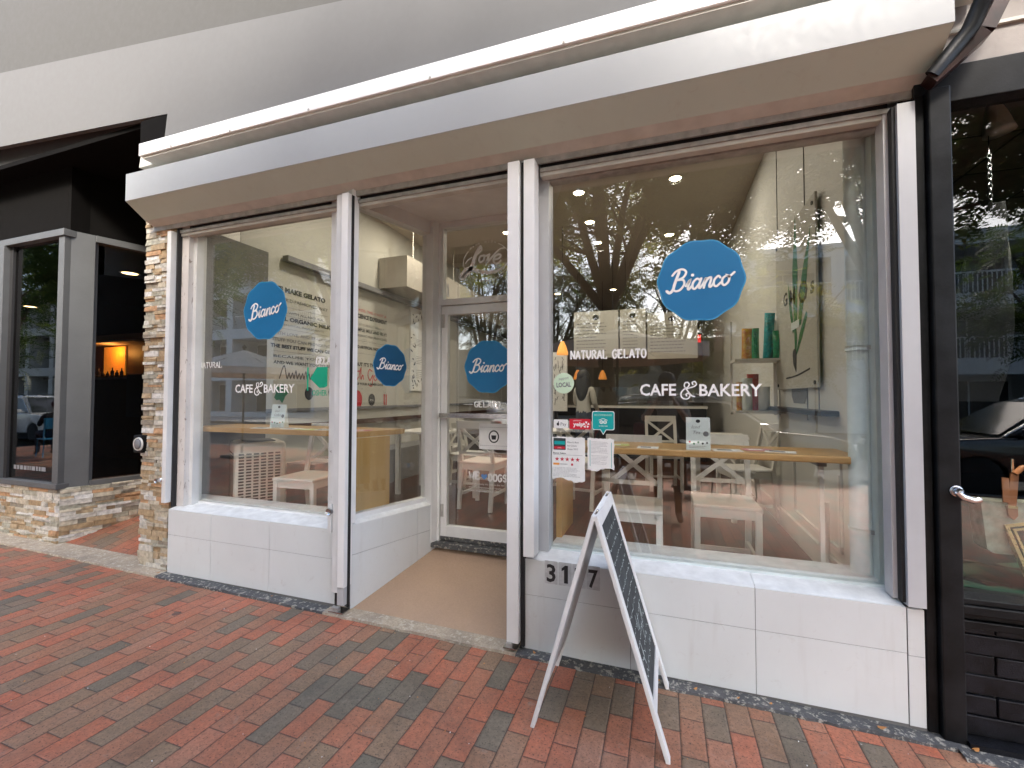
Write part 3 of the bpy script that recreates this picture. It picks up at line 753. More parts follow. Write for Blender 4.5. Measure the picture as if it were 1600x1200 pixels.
put_text(mb, 'RECOMMENDED', -.3415, 1.358, .011, 'mint_vinyl', mx, width=.10, align='C', w=.0013)
for sx in (-.352, -.331):
    disc(mb, sx, 1.322, .0105, .0105, 'white_vinyl', mx, .0014, 18); disc(mb, sx, 1.322, .006, .006, 'teal_vinyl', mx, .0018, 14); disc(mb, sx, 1.322, .003, .003, 'white_vinyl', mx, .0022, 10)
stroke(mb, [(-.366, 1.333), (-.3415, 1.342), (-.317, 1.333)], .003, 'white_vinyl', mx, w=.0014)
put_text(mb, 'on the web', -.3415, 1.296, .010, 'white_vinyl', mx, width=.05, align='C', w=.0013); mb.build('bubble_sticker', pane_r)

# papers taped to the glass
def paper_notice(label, mbf, y=GY-.002):
    mb = MB(); mbf(mb, FRONT(y)); return mb.build('paper_notice', None, label, 'paper', 'papers taped to the shop window')
def torn(x0, y0, x1, y1, seed, curl=.012):
    q = random.Random(seed); pts = []
    for k in range(13): pts.append((x0+(x1-x0)*k/12, y0+q.uniform(-.004, .004)+curl*math.sin(k*.5)))
    for k in range(1, 9): pts.append((x1+q.uniform(-.003, .003), y0+(y1-y0)*k/9))
    for k in range(13): pts.append((x1-(x1-x0)*k/12, y1+q.uniform(-.004, .004)))
    for k in range(1, 9): pts.append((x0+q.uniform(-.002, .002), y1-(y1-y0)*k/9))
    return pts
def n1(mb, mx):
    mb.add([(p[0], p[1], z) for z in (0, .0012) for p in torn(-.646, .975, -.448, 1.228, 3)], [tuple(range(42, 84))], 'paper', False, mx)
    rrect(mb, -.637, 1.152, -.562, 1.222, .004, 'slate', mx, .0016); rect(mb, -.632, 1.158, -.567, 1.172, 'red_vinyl', mx, .002); put_text(mb, 'votes', -.5995, 1.161, .008, 'white_vinyl', mx, align='C', w=.0024)
    rect(mb, -.632, 1.184, -.567, 1.205, 'teal_vinyl', mx, .002)
    for k, s in enumerate(("Miami's Best", 'Ice Cream', 'Shops 2015')): put_text(mb, s, -.552, 1.194-k*.020, .010, 'ink', mx, w=.0016)
    put_text(mb, 'Bianco Gelato', -.638, 1.128, .010, 'ink', mx, bold=.02, w=.0016); rect(mb, -.638, 1.122, -.462, 1.1235, 'ink_grey', mx, .0016)
    for k in range(5):
        cx, cy = -.615+k*.031, 1.097
        poly(mb, [(cx+(.0145 if i % 2 == 0 else .006)*math.cos(R(90+36*i)), cy+(.0145 if i % 2 == 0 else .006)*math.sin(R(90+36*i))) for i in range(10)], 'red_ink', mx, .0016)
    rect(mb, -.638, 1.062, -.600, 1.074, 'orange_paper', mx, .0016); text_lines(mb, -.595, 1.062, -.54, 1.074, 1, 'ink_grey', mx, .0016)
    rect(mb, -.530, 1.061, -.518, 1.074, 'red_ink', mx, .0016); text_lines(mb, -.638, .992, -.458, 1.05, 8, 'ink_grey', mx, .0016, seed=4, thick=.25)
paper_notice('white review printout with five red stars taped low in the big window', n1)
def n2(mb, mx):
    mb.add([(p[0], p[1], z) for z in (0, .0012) for p in torn(-.432, 1.047, -.280, 1.226, 8, -.010)], [tuple(range(42, 84))], 'paper', False, mx)
    rect(mb, -.419, 1.065, -.416, 1.215, 'teal_vinyl', mx, .0016); rect(mb, -.296, 1.06, -.293, 1.205, 'teal_vinyl', mx, .0016)
    text_lines(mb, -.410, 1.14, -.302, 1.21, 9, 'ink_grey', mx, .0016, seed=5, thick=.22); text_lines(mb, -.410, 1.075, -.302, 1.13, 7, 'ink_grey', mx, .0016, seed=6, thick=.18)
paper_notice('curled white certificate with thin teal borders taped beside the starred printout', n2)

# alcove pane and door stickers
ma = frame(ms @ Vector((0, .073, 0)), SD, (0, 0, 1))
mb = MB(); roundel(mb, .385, 1.702, .148, .155, ma, -.02, True); mb.build('logo_sticker', pane_a)

# ------------------------------------------------------------------ door
door = MB()
DY = .80
mb = MB()
mb.box((-1.775, DY-.04, .30), (-1.732, DY+.06, 2.90), 'white_paint', bev=.003)                      # jamb
mb.box((-1.05, DY-.04, .30), (-.98, DY+.06, 2.90), 'white_paint', bev=.003)
mb.box((-1.732, DY-.035, 2.855), (-1.05, DY+.05, 2.92), 'white_paint'); mb.box((-1.732, DY-.045, 2.212), (-1.05, DY+.05, 2.262), 'white_paint', bev=.004)
mb.box((-1.78, DY-.10, .27), (-.98, DY+.06, .305), 'strip_dark')
door_frame = mb.build('door_frame', shop)
mb = MB(); mb.box((-1.716, DY-.002, 2.262), (-1.05, DY+.004, 2.855), 'glass'); mb.box((-1.732, DY-.03, 2.262), (-1.716, DY+.03, 2.855), 'white_paint'); trans = mb.build('transom_pane', door_frame)
mb = MB()
mb.box((-1.728, DY-.03, .325), (-1.672, DY+.015, 2.205), 'white_paint', bev=.003); mb.box((-1.115, DY-.03, .325), (-1.055, DY+.015, 2.205), 'white_paint', bev=.003)
mb.box((-1.672, DY-.03, .325), (-1.115, DY+.015, .43), 'chipped_white', bev=.003); mb.box((-1.672, DY-.03, 2.135), (-1.115, DY+.015, 2.205), 'white_paint', bev=.003)
mb.box((-1.728, DY-.034, .315), (-1.06, DY-.031, .345), 'strip_dark')
door = mb.build('door', shop)
mb = MB(); mb.box((-1.672, DY-.008, .43), (-1.115, DY-.002, 2.135), 'glass'); dpane = mb.build('door_pane', door)
mb = MB(); mb.bar((-1.718, DY-.075, 1.318), (-1.075, DY-.075, 1.318), .036, .018, 'steel', side=(0, 1, 0)); mb.box((-1.71, DY-.07, 1.306), (-1.69, DY-.03, 1.33), 'steel'); mb.box((-1.10, DY-.07, 1.306), (-1.08, DY-.03, 1.33), 'steel'); mb.build('push_bar', door)
mb = MB(); mb.box((-1.727, DY-.036, 2.03), (-1.70, DY-.03, 2.14), 'rail_metal'); mb.build('hinge', door)
mb = MB(); mb.box((-1.724, DY-.036, .50), (-1.70, DY-.03, .60), 'rail_metal'); mb.build('hinge', door)
md = FRONT(DY-.0095)
mb = MB(); roundel(mb, -1.322, 1.706, .199, .206, md, .02, False); mb.build('logo_sticker', door)
mb = MB(); slab_text(mb, 'GELATO', -1.440, 1.386, .043, .228, 'white_vinyl', md, th=.25); rect(mb, -1.535, 1.405, -1.455, 1.409, 'white_vinyl', md, .001); rect(mb, -1.205, 1.405, -1.125, 1.409, 'white_vinyl', md, .001); mb.build('lettering_sticker', door)
mb = MB(); slab_text(mb, 'WE', -1.482, .815, .055, .10, 'white_vinyl', md, th=.25); slab_text(mb, 'DOGS', -1.318, .808, .052, .16, 'white_vinyl', md, th=.25)
H = []
for k in range(32):
    t = 2*math.pi*k/32; H.append((-1.353+.026*(math.sin(t)**3), .838+.0265*((13*math.cos(t)-5*math.cos(2*t)-2*math.cos(3*t)-math.cos(4*t))/16)))
poly(mb, H, 'heart_blue', md, .001)
for k, s in enumerate(("Unfortunately it's not to be let", 'with the Department of Health', 'your dog may wait out')): put_text(mb, s, -1.487, .772-k*.027, .013, 'white_vinyl', md, width=.30-.02*k)
mb.build('lettering_sticker', door)
mb = MB(); put_text(mb, 'STORE HOURS', -1.41, 1.030, .014, 'white_vinyl', md, width=.15); put_text(mb, 'EVERYDAY   AM - 11 PM', -1.472, .998, .015, 'white_vinyl', md, width=.265); mb.build('lettering_sticker', door)
mb = MB(); rect(mb, -1.397, 1.053, -1.146, 1.256, 'paper', md, .0012)
disc(mb, -1.272, 1.155, .044, .050, 'ink', md, .0016, 28); disc(mb, -1.272, 1.155, .034, .040, 'paper', md, .002, 24); poly(mb, [(-1.294, 1.165), (-1.25, 1.165), (-1.256, 1.132), (-1.288, 1.132)], 'ink', md, .0024)
for k in range(14): rect(mb, -1.388+k*.0168, 1.226, -1.379+k*.0168, 1.229, 'ink_grey', md, .0016); rect(mb, -1.388+k*.0168, 1.082, -1.379+k*.0168, 1.085, 'ink_grey', md, .0016)
mb.build('paper_notice', None, 'white sheet with a round cup emblem taped to the glass door', 'paper', 'papers taped to the shop window')
# "made with Love" transom sticker
mb = MB(); mt = FRONT(DY-.0035); cx, cy = -1.345, 2.557
def LP(a): return [(cx+(x-650)*.00039, cy-(y-540)*.00039) for x, y in a]
stroke(mb, LP([(520,240),(470,300),(400,430),(340,600),(250,740),(150,840),(95,850),(120,780),(200,700),(300,680),(420,720),(560,770),(720,790),(900,770),(1040,700),(1130,610),(1180,520)]), (.026, .042, .008), 'white_vinyl', mt, w=.001, n=5)
stroke(mb, LP([(540,250),(550,300),(500,360),(420,420)]), (.012, .012, .006), 'white_vinyl', mt, w=.0015); stroke(mb, LP([(190,560),(240,490),(330,440)]), (.006, .010, .008), 'white_vinyl', mt, w=.0016)
stroke(mb, LP([(600,430),(520,440),(490,510),(520,560),(590,530),(610,460),(600,430),(650,440),(720,420)]), .016, 'white_vinyl', mt, w=.0012)
stroke(mb, LP([(720,420),(690,500),(650,590),(760,500),(860,400),(960,330),(1060,320)]), (.018, .017, .008), 'white_vinyl', mt, w=.0018)
stroke(mb, LP([(820,540),(930,520),(970,470),(930,440),(850,470),(810,550),(850,620),(920,610),(970,570)]), .015, 'white_vinyl', mt, w=.0014)
for a0, a1 in ((203, 142), (58, 14), (-30, -55), (-128, -138)):
    stroke(mb, [(cx+.20*math.cos(R(a0+(a1-a0)*k/8)), cy-.002+.15*math.sin(R(a0+(a1-a0)*k/8))) for k in range(9)], .0055, 'white_vinyl', mt, w=.001)
for s, a0, a1, rr in (('MADE WITH', 132, 68, 1.0), ('NOT CHEMICALS', 233, 302, 1.12)):
    for k, ch in enumerate(s):
        a = R(a0+(a1-a0)*k/(len(s)-1)); put_text(mb, ch, cx+.198*math.cos(a), cy-.004+.148*rr*math.sin(a), .015, 'white_vinyl', mt, align='C', rot=(a-math.pi/2)*.8 if a0 < 180 else (a+math.pi/2-2*math.pi)*.8, w=.001, bold=.02)
mb.build('lettering_sticker', trans)

# ================================================================== STONE SHOPFRONT (left)
def ledge_wall(mb, W, H, mx, seed, rowh=(.022, .05), lens=(.06, .26), depth=.026):
    """dry-stacked ledger stone on a backing: local u along, v up, out = +w"""
    q = random.Random(seed)
    mb.box((0, 0, -.06), (W, H, -.004), 'grout', mx)
    v = 0.0
    while v < H-.004:
        h = min(q.uniform(*rowh), H-v)
        if H-v-h < .012: h = H-v
        u = 0.0
        while u < W-.001:
            l = min(q.uniform(*lens), W-u)
            if W-u-l < .03: l = W-u
            if q.random() < .22 and h > .034: parts = [(v, v+h*.5), (v+h*.5, v+h)]
            else: parts = [(v, v+h)]
            for a, b in parts:
                d = q.uniform(.004, depth); g = .0012; t1, t2, t3, t4 = (q.uniform(-.004, .004) for _ in range(4))
                m = STONES[q.choices(range(8), [4, 3, 4, 1.6, 2, 1.3, 2, 1])[0]]
                vs = [(u+g, a+g, -.005), (u+l-g, a+g, -.005), (u+l-g, b-g, -.005), (u+g, b-g, -.005),
                      (u+g, a+g, d+t1), (u+l-g, a+g, d+t2), (u+l-g, b-g, d+t3), (u+g, b-g, d+t4)]
                mb.add(vs, [(4, 5, 6, 7), (0, 1, 5, 4), (1, 2, 6, 5), (2, 3, 7, 6), (3, 0, 4, 7)], m, False, mx)
            u += l
        v += h
stone = thing('stone_shopfront', 'dark glazed shopfront with grey mullions over a stacked beige ledgestone base', 'shop', (-6.0, .3, .08))
PX, PY = -5.36, .10
ns = Matrix.Translation((PX, PY, 0)) @ Matrix.Rotation(math.pi/2-S, 4, 'Z')
SPL = lambda z: frame((PX, PY, z), SD, (0, 0, 1))
mb = MB(); ledge_wall(mb, 4.0, .525, frame((PX-4.0, PY, .075), (1, 0, 0), (0, 0, 1)), 5); ledge_wall(mb, .95, .535, SPL(.068), 9); mb.build('stone_base', stone)
mb = MB(); ledge_wall(mb, .345, 2.90, frame((-4.125, .045, .05), (1, 0, 0), (0, 0, 1)), 21, lens=(.05, .19)); mb.box((-4.115, .06, .05), (-3.80, .95, 2.93), 'grout'); mb.build('stone_pilaster', stone)
mb = MB(); mb.box((-4.165, -.005, 1.0), (-4.06, .045, 1.145), 'black_paint', bev=.006); 
mb.lathe([(0, .016), (.03, .015), (.045, .006), (.052, .012), (.056, 0)], 'lamp_white', 28, Matrix.Translation((-4.095, -.006, 1.073)) @ Matrix.Rotation(math.pi/2, 4, 'X'))
mb.lathe([(0, .019), (.03, .018), (.0445, .009)], 'ink_grey', 28, Matrix.Translation((-4.095, -.007, 1.073)) @ Matrix.Rotation(math.pi/2, 4, 'X')); mb.build('round_meter', stone)
fr = MB()
fr.box((-9.4, .06, .595), (PX+.02, .16, .645), 'mullion_grey', bev=.004); fr.box((-9.4, .06, 2.985), (PX+.02, .16, 3.05), 'mullion_grey', bev=.004)
fr.box((-6.47, .05, .645), (-6.30, .17, 2.985), 'mullion_grey', bev=.004); fr.box((-6.30, .10, .645), (-6.25, .17, 2.985), 'dark_slot')
fr.box((0.0, .0, .58), (.20, .13, 3.05), 'mullion_grey', ns, bev=.004); fr.box((.20, .03, .645), (.225, .12, 2.985), 'mullion_grey', ns)
fr.box((-5.44, .075, .645), (-5.352, .17, 2.985), 'mullion_grey', bev=.003)
fr.box((.2, -.01, .595), (.95, .12, .645), 'mullion_grey', ns, bev=.004); fr.box((.2, -.01, 2.985), (.95, .12, 3.05), 'mullion_grey', ns, bev=.004)
fr.build('window_frame', stone)
mb = MB(); mb.box((-9.4, .12, .645), (-6.47, .126, 2.985), 'glass_black'); mb.build('window_pane', stone)
mb = MB(); mb.box((-6.25, .12, .645), (-5.44, .126, 2.985), 'glass_black'); p1 = mb.build('window_pane', stone)
mb = MB(); mb.box((.225, .05, .645), (.93, .056, 2.985), 'glass_black', ns); mb.build('window_pane', stone)
mb = MB(); mb.box((-9.5, .11, 3.05), (PX+.02, .3, 3.85), 'dark_room'); mb.box((0, .03, 3.05), (.95, .3, 3.85), 'dark_room', ns)
mb.box((-9.5, -.08, 3.66), (-3.9, 1.1, 3.70), 'dark_room'); mb.box((-5.4, .95, .2), (-4.1, 1.0, 3.7), 'dark_room'); mb.build('dark_canopy', stone)
mb = MB(); mb.box((-3.98, -.12, 3.46), (-3.66, -.06, 3.68), 'dark_room'); mb.tube([(-3.9, -.03, 3.64), (-3.82, -.04, 3.6), (-3.78, -.05, 3.52), (-3.76, -.05, 3.44)], .006, 'steel', 6); mb.tube([(-4.06, -.03, 3.62), (-4.05, -.05, 3.56), (-4.08, -.05, 3.52), (-4.05, -.04, 3.46)], .012, 'steel', 8); mb.build('canopy_bracket', stone)
mb = MB()
vs = []; fs = []
mb.add([(-5.36, .1, .082), (-4.12, .1, .062), (-4.12, .95, .30), (-5.09, .95, .30)], [(0, 1, 2, 3)], 'brick_paving'); mb.build('ramp_floor', kind='structure')
# its dark room
mb = MB(); mb.box((-17, 7.9, 0), (-4.1, 8, 4.6), 'dark_room'); mb.box((-17.1, .3, 0), (-17, 8, 4.6), 'dark_room'); mb.box((-4.10, .97, 0), (-4.02, 8, 4.6), 'dark_room'); mb.build('bar_wall', kind='structure')
mb = MB(); mb.box((-17, .3, 4.5), (-4.1, 8, 4.6), 'dark_room'); mb.box((-9.4, .16, 3.9), (-4.2, .3, 4.6), 'dark_room'); mb.box((-17, .15, 0), (-9.4, .3, 4.6), 'dark_room'); mb.build('bar_ceiling', kind='structure')
mb = MB(); mb.box((-17, .3, -.02), (-4.1, 8, .05), 'dark_room'); mb.build('bar_floor', kind='structure')
t = thing('liquor_shelf', 'amber glowing back bar with bottles seen through dark glass', 'bar', (-12, 4.2, .05))
mb = MB(); mb.box((-14.6, 4.2, .05), (-10.0, 4.6, 1.85), 'bar_wood'); mb.box((-14.6, 4.10, 1.85), (-10.4, 4.6, 1.90), 'tan_band'); mb.box((-14.6, 4.7, 1.9), (-10.0, 4.74, 3.0), 'bar_wood'); mb.box((-14.0, 4.2, 2.72), (-11.4, 4.7, 2.76), 'tan_band'); mb.build('cabinet', t)
mb = MB(); mb.box((-13.3, 4.66, 1.98), (-12.5, 4.69, 2.68), 'amber_wall'); mb.build('lit_niche', t)
mb = MB(); mb.box((-11.35, 4.05, 1.0), (-10.5, 4.09, 1.95), 'mullion_grey'); mb.build('pale_panel', t)
ld = bpy.data.lights.new('bar_glow', 'POINT'); ld.energy = 6; ld.color = (1, .45, .10); ld.shadow_soft_size = .1
lo = bpy.data.objects.new('bar_glow', ld); col.objects.link(lo); lo.location = (-12.7, 4.45, 2.55)
q = random.Random(3)
for k in range(13):
    mb = MB(); h = q.uniform(.12, .24); mb.lathe([(.035, 0), (.037, h*.6), (.013, h*.75), (.013, h)], 'dark_metal', 10, Matrix.Translation((-14.1+k*.17, 4.35, 1.9)))
    mb.build('bottle', None, 'small dark bottle on the amber lit back bar', 'bottle', 'bottles on the back bar')
def round_lamp(name, x, y, z, r, label, m, group):
    t = thing(name, label, 'light', (x, y, z), 0, group)
    mb = MB(); mb.lathe([(r*1.22, 0), (r*1.22, -.008), (r, -.012), (r*.96, .0)], 'lamp_white', 28, Matrix.Translation((x, y, z))); mb.build('trim_ring', t)
    mb = MB(); mb.lathe([(r*.96, -.004), (0, -.005)], m, 24, Matrix.Translation((x, y, z))); mb.build('lamp_face', t); return t
round_lamp('ceiling_lamp', -11.25, 4.0, 4.2, .15, 'warm round lamp burning in the dark bar beside the stone pilaster', 'neigh_lamp', 'lamps in the dark bar')
round_lamp('ceiling_lamp', -15.0, 4.0, 3.7, .12, 'warm round lamp low behind the front pane of the dark bar', 'neigh_lamp', 'lamps in the dark bar')
mb = MB(); text_lines(mb, -6.16, .72, -5.48, .80, 1, 'ink_grey', FRONT(.118), .001, seed=3, thick=.5); mb.build('lettering_sticker', p1)

# ================================================================== BLACK SHOPFRONT (right)
blk = thing('black_shopfront', 'black painted shopfront with dark display window, brick base and chrome door handle', 'shop', (2.0, .2, 0))
mb = MB()
mb.box((1.072, .0, .015), (1.11, .10, 2.83), 'black_paint', bev=.004); mb.box((1.112, -.03, .0), (1.192, .10, 2.84), 'black_paint', bev=.006)
mb.box((1.112, .02, 2.79), (3.6, .12, 2.955), 'black_paint', bev=.004); mb.box((3.5, -.03, 0), (3.62, .10, 2.84), 'black_paint')
mb.box((1.075, .0, 2.83), (1.20, .1, 2.95), 'black_paint'); mb.build('door_post', blk)
mb = MB()
for z0, z1, y in ((.585, .61, .0), (.545, .583, -.012), (.52, .543, .01), (.485, .518, -.004)): mb.box((1.195, y, z0), (3.5, .14, z1), 'black_paint', bev=.004)
mb.build('window_sill', blk)
mb = MB(); q = random.Random(4)
z = .03; r = 0
while z < .48:
    h = min(.085, .483-z); x = 1.195-(.11 if r % 2 else 0)
    while x < 3.5:
        mb.box((max(1.195, x)+.003, .02+q.uniform(-.006, .006), z+.003), (min(3.5, x+.23)-.003, .1, z+h-.003), 'black_brick', bev=.004); x += .23
    z += h; r += 1
mb.box((1.195, .035, 0), (3.5, .11, .485), 'dark_slot'); mb.box((1.19, -.05, -.02), (3.5, .02, .03), 'black_brick'); mb.build('brick_base', blk)
mb = MB(); mb.box((1.192, .09, .61), (3.5, .096, 2.79), 'glass_dark'); mb.build('window_pane', blk)
mb = MB(); mb.tube([(1.17, -.03, 1.075), (1.172, -.055, 1.07)], .016, 'steel', 14); mb.tube([(1.16, -.06, 1.068), (1.18, -.066, 1.050), (1.21, -.068, 1.040), (1.238, -.06, 1.043)], [.012, .014, .014, .010], 'chrome', 12)
mb.lathe([(0, .01), (.022, .009), (.026, 0)], 'steel', 20, Matrix.Translation((1.172, -.03, 1.07)) @ Matrix.Rotation(math.pi/2, 4, 'X')); mb.build('door_handle', blk)
mb = MB(); mb.box((1.155, .05, 2.955), (3.6, .14, 3.39), 'tan_band'); mb.box((1.2, .035, 3.11), (3.6, .05, 3.125), 'taupe_paint'); mb.build('header_band', blk)
mb = MB()
mb.bar((1.40, -.10, 3.30), (1.262, -.10, 2.985), .05, .09, 'rust_pipe'); mb.bar((1.262, -.10, 2.985), (1.10, -.06, 2.845), .05, .09, 'rust_pipe'); mb.tube([(1.32, -.15, 3.30), (1.20, -.15, 2.99), (1.10, -.09, 2.86)], .03, 'black_paint', 10)
mb.build('rusty_flashing', blk)
mb = MB(); mb.box((1.09, .12, -.02), (1.12, 4.5, 3.3), 'dark_room'); mb.box((4.2, .2, -.02), (4.3, 4.5, 3.3), 'dark_room'); mb.box((1.1, 4.4, -.02), (4.3, 4.5, 3.3), 'dark_room'); mb.box((3.5, .1, 0), (4.3, .2, 3.3), 'dark_room'); mb.build('boutique_wall', kind='structure')
mb = MB(); mb.box((1.1, .13, 3.12), (4.3, 4.5, 3.2), 'grey_ceiling')
for k in range(6): mb.box((1.1, .5+k*.6, 3.116), (4.3, .512+k*.6, 3.122), 'ink')
for k in range(5): mb.box((1.5+k*.6, .13, 3.116), (1.512+k*.6, 4.5, 3.122), 'ink')
mb.build('boutique_ceiling', kind='structure')
mb = MB(); mb.box((1.1, .13, .53), (4.3, 4.4, .56), 'dark_room'); mb.build('boutique_floor', kind='structure')
mb = MB(); vs = []; fs = []
for i in range(13):
    for j in range(7): vs.append((1.2+i*.12, .2+j*.09, .575+.02*math.sin(i*1.3+j)+.012*math.sin(j*2.1)))
for i in range(12):
    for j in range(6): fs.append((i*7+j, (i+1)*7+j, (i+1)*7+j+1, i*7+j+1))
mb.add(vs, fs, 'green_cloth', True); mb.build('green_cloth', None, 'dark green cloth spread over the floor of the black display window', 'cloth')
t = thing('spot_lamp', 'white cone spot lamp hanging from the boutique ceiling', 'light', (1.60, .42, 2.80))
mb = MB(); mt_ = Matrix.Translation((1.60, .42, 2.80)) @ Matrix.Rotation(R(-8), 4, 'Y'); mb.lathe([(.062, 0), (.058, .02), (.042, .10), (.024, .16), (.02, .32)], 'lamp_white', 20, mt_); mb.build('lamp_shade', t)
mb = MB(); mb.lathe([(0, .004), (.056, .004)], 'neigh_lamp', 20, mt_); mb.build('lamp_face', t)
ld = bpy.data.lights.new('spot_beam', 'SPOT'); ld.energy = 60; ld.spot_size = R(75); ld.spot_blend = .6; ld.shadow_soft_size = .05; ld.color = (1, .93, .80)
lo = bpy.data.objects.new('spot_beam', ld); col.objects.link(lo); lo.location = (1.62, .40, 2.76); lo.rotation_euler = (0, 0, 0)
mb = MB()
for k in range(12):
    c = Vector((1.557, .42, 2.69-k*.026)); a = (0 if k % 2 else 1)
    mb.tube([c+Vector((.008*math.cos(u*math.pi/4)*(a), .008*math.cos(u*math.pi/4)*(1-a), .016*math.sin(u*math.pi/4))) for u in range(9)], .0028, 'dark_metal', 6, cap=False)
mb.tube([(1.557, .42, 2.7), (1.557, .42, 3.12)], .002, 'dark_metal', 5)
mb.build('hanging_chain', None, 'thin dark chain hanging from the boutique ceiling', 'chain')
def garment(label, cx, y, z0, z1, w0, w1, seed):
    mb = MB(); q = random.Random(seed); n = 18; rows = 9; vs = []; fs = []
    for j in range(rows):
        f = j/(rows-1); w = w0+(w1-w0)*f
        for i in range(n):
            a = 2*math.pi*i/n; k = 1+.16*math.sin(5*a+j*.6)
            vs.append((cx+w*math.cos(a)*k-.16*f*f, y+.07*math.sin(a)*k, z1+(z0-z1)*f))
    for j in range(rows-1):
        for i in range(n): fs.append((j*n+i, j*n+(i+1) % n, (j+1)*n+(i+1) % n, (j+1)*n+i))
    mb.add(vs, fs, 'black_cloth', True); mb.build('black_garment', None, label, 'clothing', 'dark clothes hung in the black shop window')
garment('black garment hanging on the thin chain, wider towards its hem', 1.565, .45, 1.45, 2.44, .05, .17, 1)
garment('black garment hanging close behind the black door post', 1.36, .5, 1.50, 2.35, .03, .10, 2)
t = thing('handbag', 'cream quilted handbag with tan straps hung in the black window', 'bag', (1.66, .40, .72))
mb = MB(); prof = [(1.475, .735), (1.50, .715), (1.82, .715), (1.85, .735), (1.87, .965), (1.455, .965)]
mb.prism(prof, 'y', .36, .46, 'bag_cream'); mb.build('bag_body', t)
for sx in (1.565, 1.76):
    mb = MB(); mb.bar((sx, .352, .93), (sx+.03*(1 if sx < 1.66 else -1), .38, 1.10), .030, .008, 'bag_strap'); mb.bar((sx-.018, .352, .965), (sx-.005, .38, 1.08), .026, .006, 'bag_strap')
    mb.prism([(sx-.02, .95), (sx+.02, .95), (sx+.02, .905), (sx+.006, .885), (sx-.012, .90)], 'y', .345, .358, 'bag_strap'); mb.box((sx-.016, .34, .940), (sx+.016, .347, .952), 'gold'); mb.build('strap', t)
mb = MB(); mb.tube([(1.595, .38, 1.10), (1.63, .39, 1.13), (1.67, .39, 1.14), (1.70, .39, 1.13), (1.73, .38, 1.10)], .012, 'bag_strap', 8); mb.tube([(1.60, .4, 1.17), (1.60, .4, 1.10), (1.62, .4, 1.09)], .006, 'chrome', 8); mb.build('strap', t)
t = thing('picture_frame', 'black and gold framed mirror leaning in front of the handbag', 'frame', (1.75, .32, .58))
mf = Matrix.Translation((1.604, .30, .57)) @ Matrix.Rotation(R(-13), 4, 'Y') @ Matrix.Rotation(R(-12), 4, 'X')
mb = MB()
for w0, w1, m, d in ((0, .014, 'gold', .012), (.014, .022, 'black_paint', .006), (.022, .032, 'gold', .014), (.032, .062, 'black_paint', .008)):
    a, b, c, e = w0, w1, .44, .30
    mb.box((a, -d, a), (b, .02, e-a), m, mf); mb.box((c-b, -d, a), (c-a, .02, e-a), m, mf); mb.box((b, -d, a), (c-b, .02, b), m, mf); mb.box((b, -d, e-b), (c-b, .02, e-a), m, mf)
mb.build('moulding', t)
mb = MB(); mb.box((.062, .0, .062), (.378, .015, .238), 'mirror_face', mf); mb.build('mirror', t)

# ================================================================== A-BOARD on the pavement
ab = thing('chalkboard_sign', 'white framed folding chalkboard standing open on the bricks by the shop', 'sign', (-.285, -.29, .01))
def leaf_panel(xt, zt, xb, zb, ya, yb, out, ):
    """one hinged leaf: frame rails and board, in its own tilted plane"""
    top, bot = Vector((xt, 0, zt)), Vector((xb, 0, zb)); L = (top-bot).length
    up = (top-bot).normalized(); n = Vector((up.z*out, 0, -up.x*out))
    u = Vector((0, 1, 0)) if out > 0 else Vector((0, 1, 0))
    m = Matrix(((0, up.x, n.x, xb), (1, 0, 0, 0), (0, up.z, n.z, zb), (0, 0, 0, 1)))
    # local: u = world y, v = up the leaf, w = outward
    fr = MB(); w = .045; th = .018
    fr.box((ya, 0, -th), (ya+w, L, 0), 'white_paint', m, bev=.003); fr.box((yb-w, 0, -th), (yb, L, 0), 'white_paint', m, bev=.003)
    fr.box((ya+w, L-w*1.2, -th+.001), (yb-w, L-.001, -.001), 'white_paint', m); fr.box((ya+w, .17, -th+.001), (yb-w, .17+w, -.001), 'white_paint', m)
    o = fr.build('leaf_frame', ab)
    b = MB(); b.box((ya+w, .17+w, -th+.003), (yb-w, L-w*1.2, -.006), 'slate', m); b.box((ya+w, .17+w, -th-.001), (yb-w, L-w*1.2, -th+.002), 'grey_jamb', m)
    q = random.Random(12)
    mm = m @ Matrix.Translation((0, 0, -.0055))
    rows = 11; y0, y1 = .26, L-.09
    for i in range(rows):
        v = y1-(y1-y0)*(i+.5)/rows; uu = ya+w+.03
        while uu < yb-w-.05:
            l = q.uniform(.03, .09); amp = .007 if i < 9 else .014
            pts = [(uu+l*k/6, v+q.uniform(-amp, amp)) for k in range(7)]
            stroke(b, pts, q.uniform(.0022, .004), 'chalk', mm, w=.0006, n=3, round_=False); uu += l+q.uniform(.008, .03)
    for k in range(10): 
        uu = ya+w+.04+q.uniform(0, .28); v = y0+.02+q.uniform(0, .16); stroke(b, [(uu, v), (uu+q.uniform(-.02, .03), v+q.uniform(.03, .08))], .006, 'chalk', mm, w=.0012, n=2)
    b.build('chalk_panel', ab); return o
leaf_panel(-.276, .966, .010, .012, -.55, -.035, 1)
leaf_panel(-.300, .966, -.572, .019, -.55, -.035, -1)
mb = MB(); mb.tube([(-.288, -.52, .960), (-.288, -.44, .960)], .007, 'steel', 8); mb.build('hinge', ab)
mb = MB(); mb.tube([(-.288, -.15, .960), (-.288, -.07, .960)], .007, 'steel', 8); mb.build('hinge', ab)

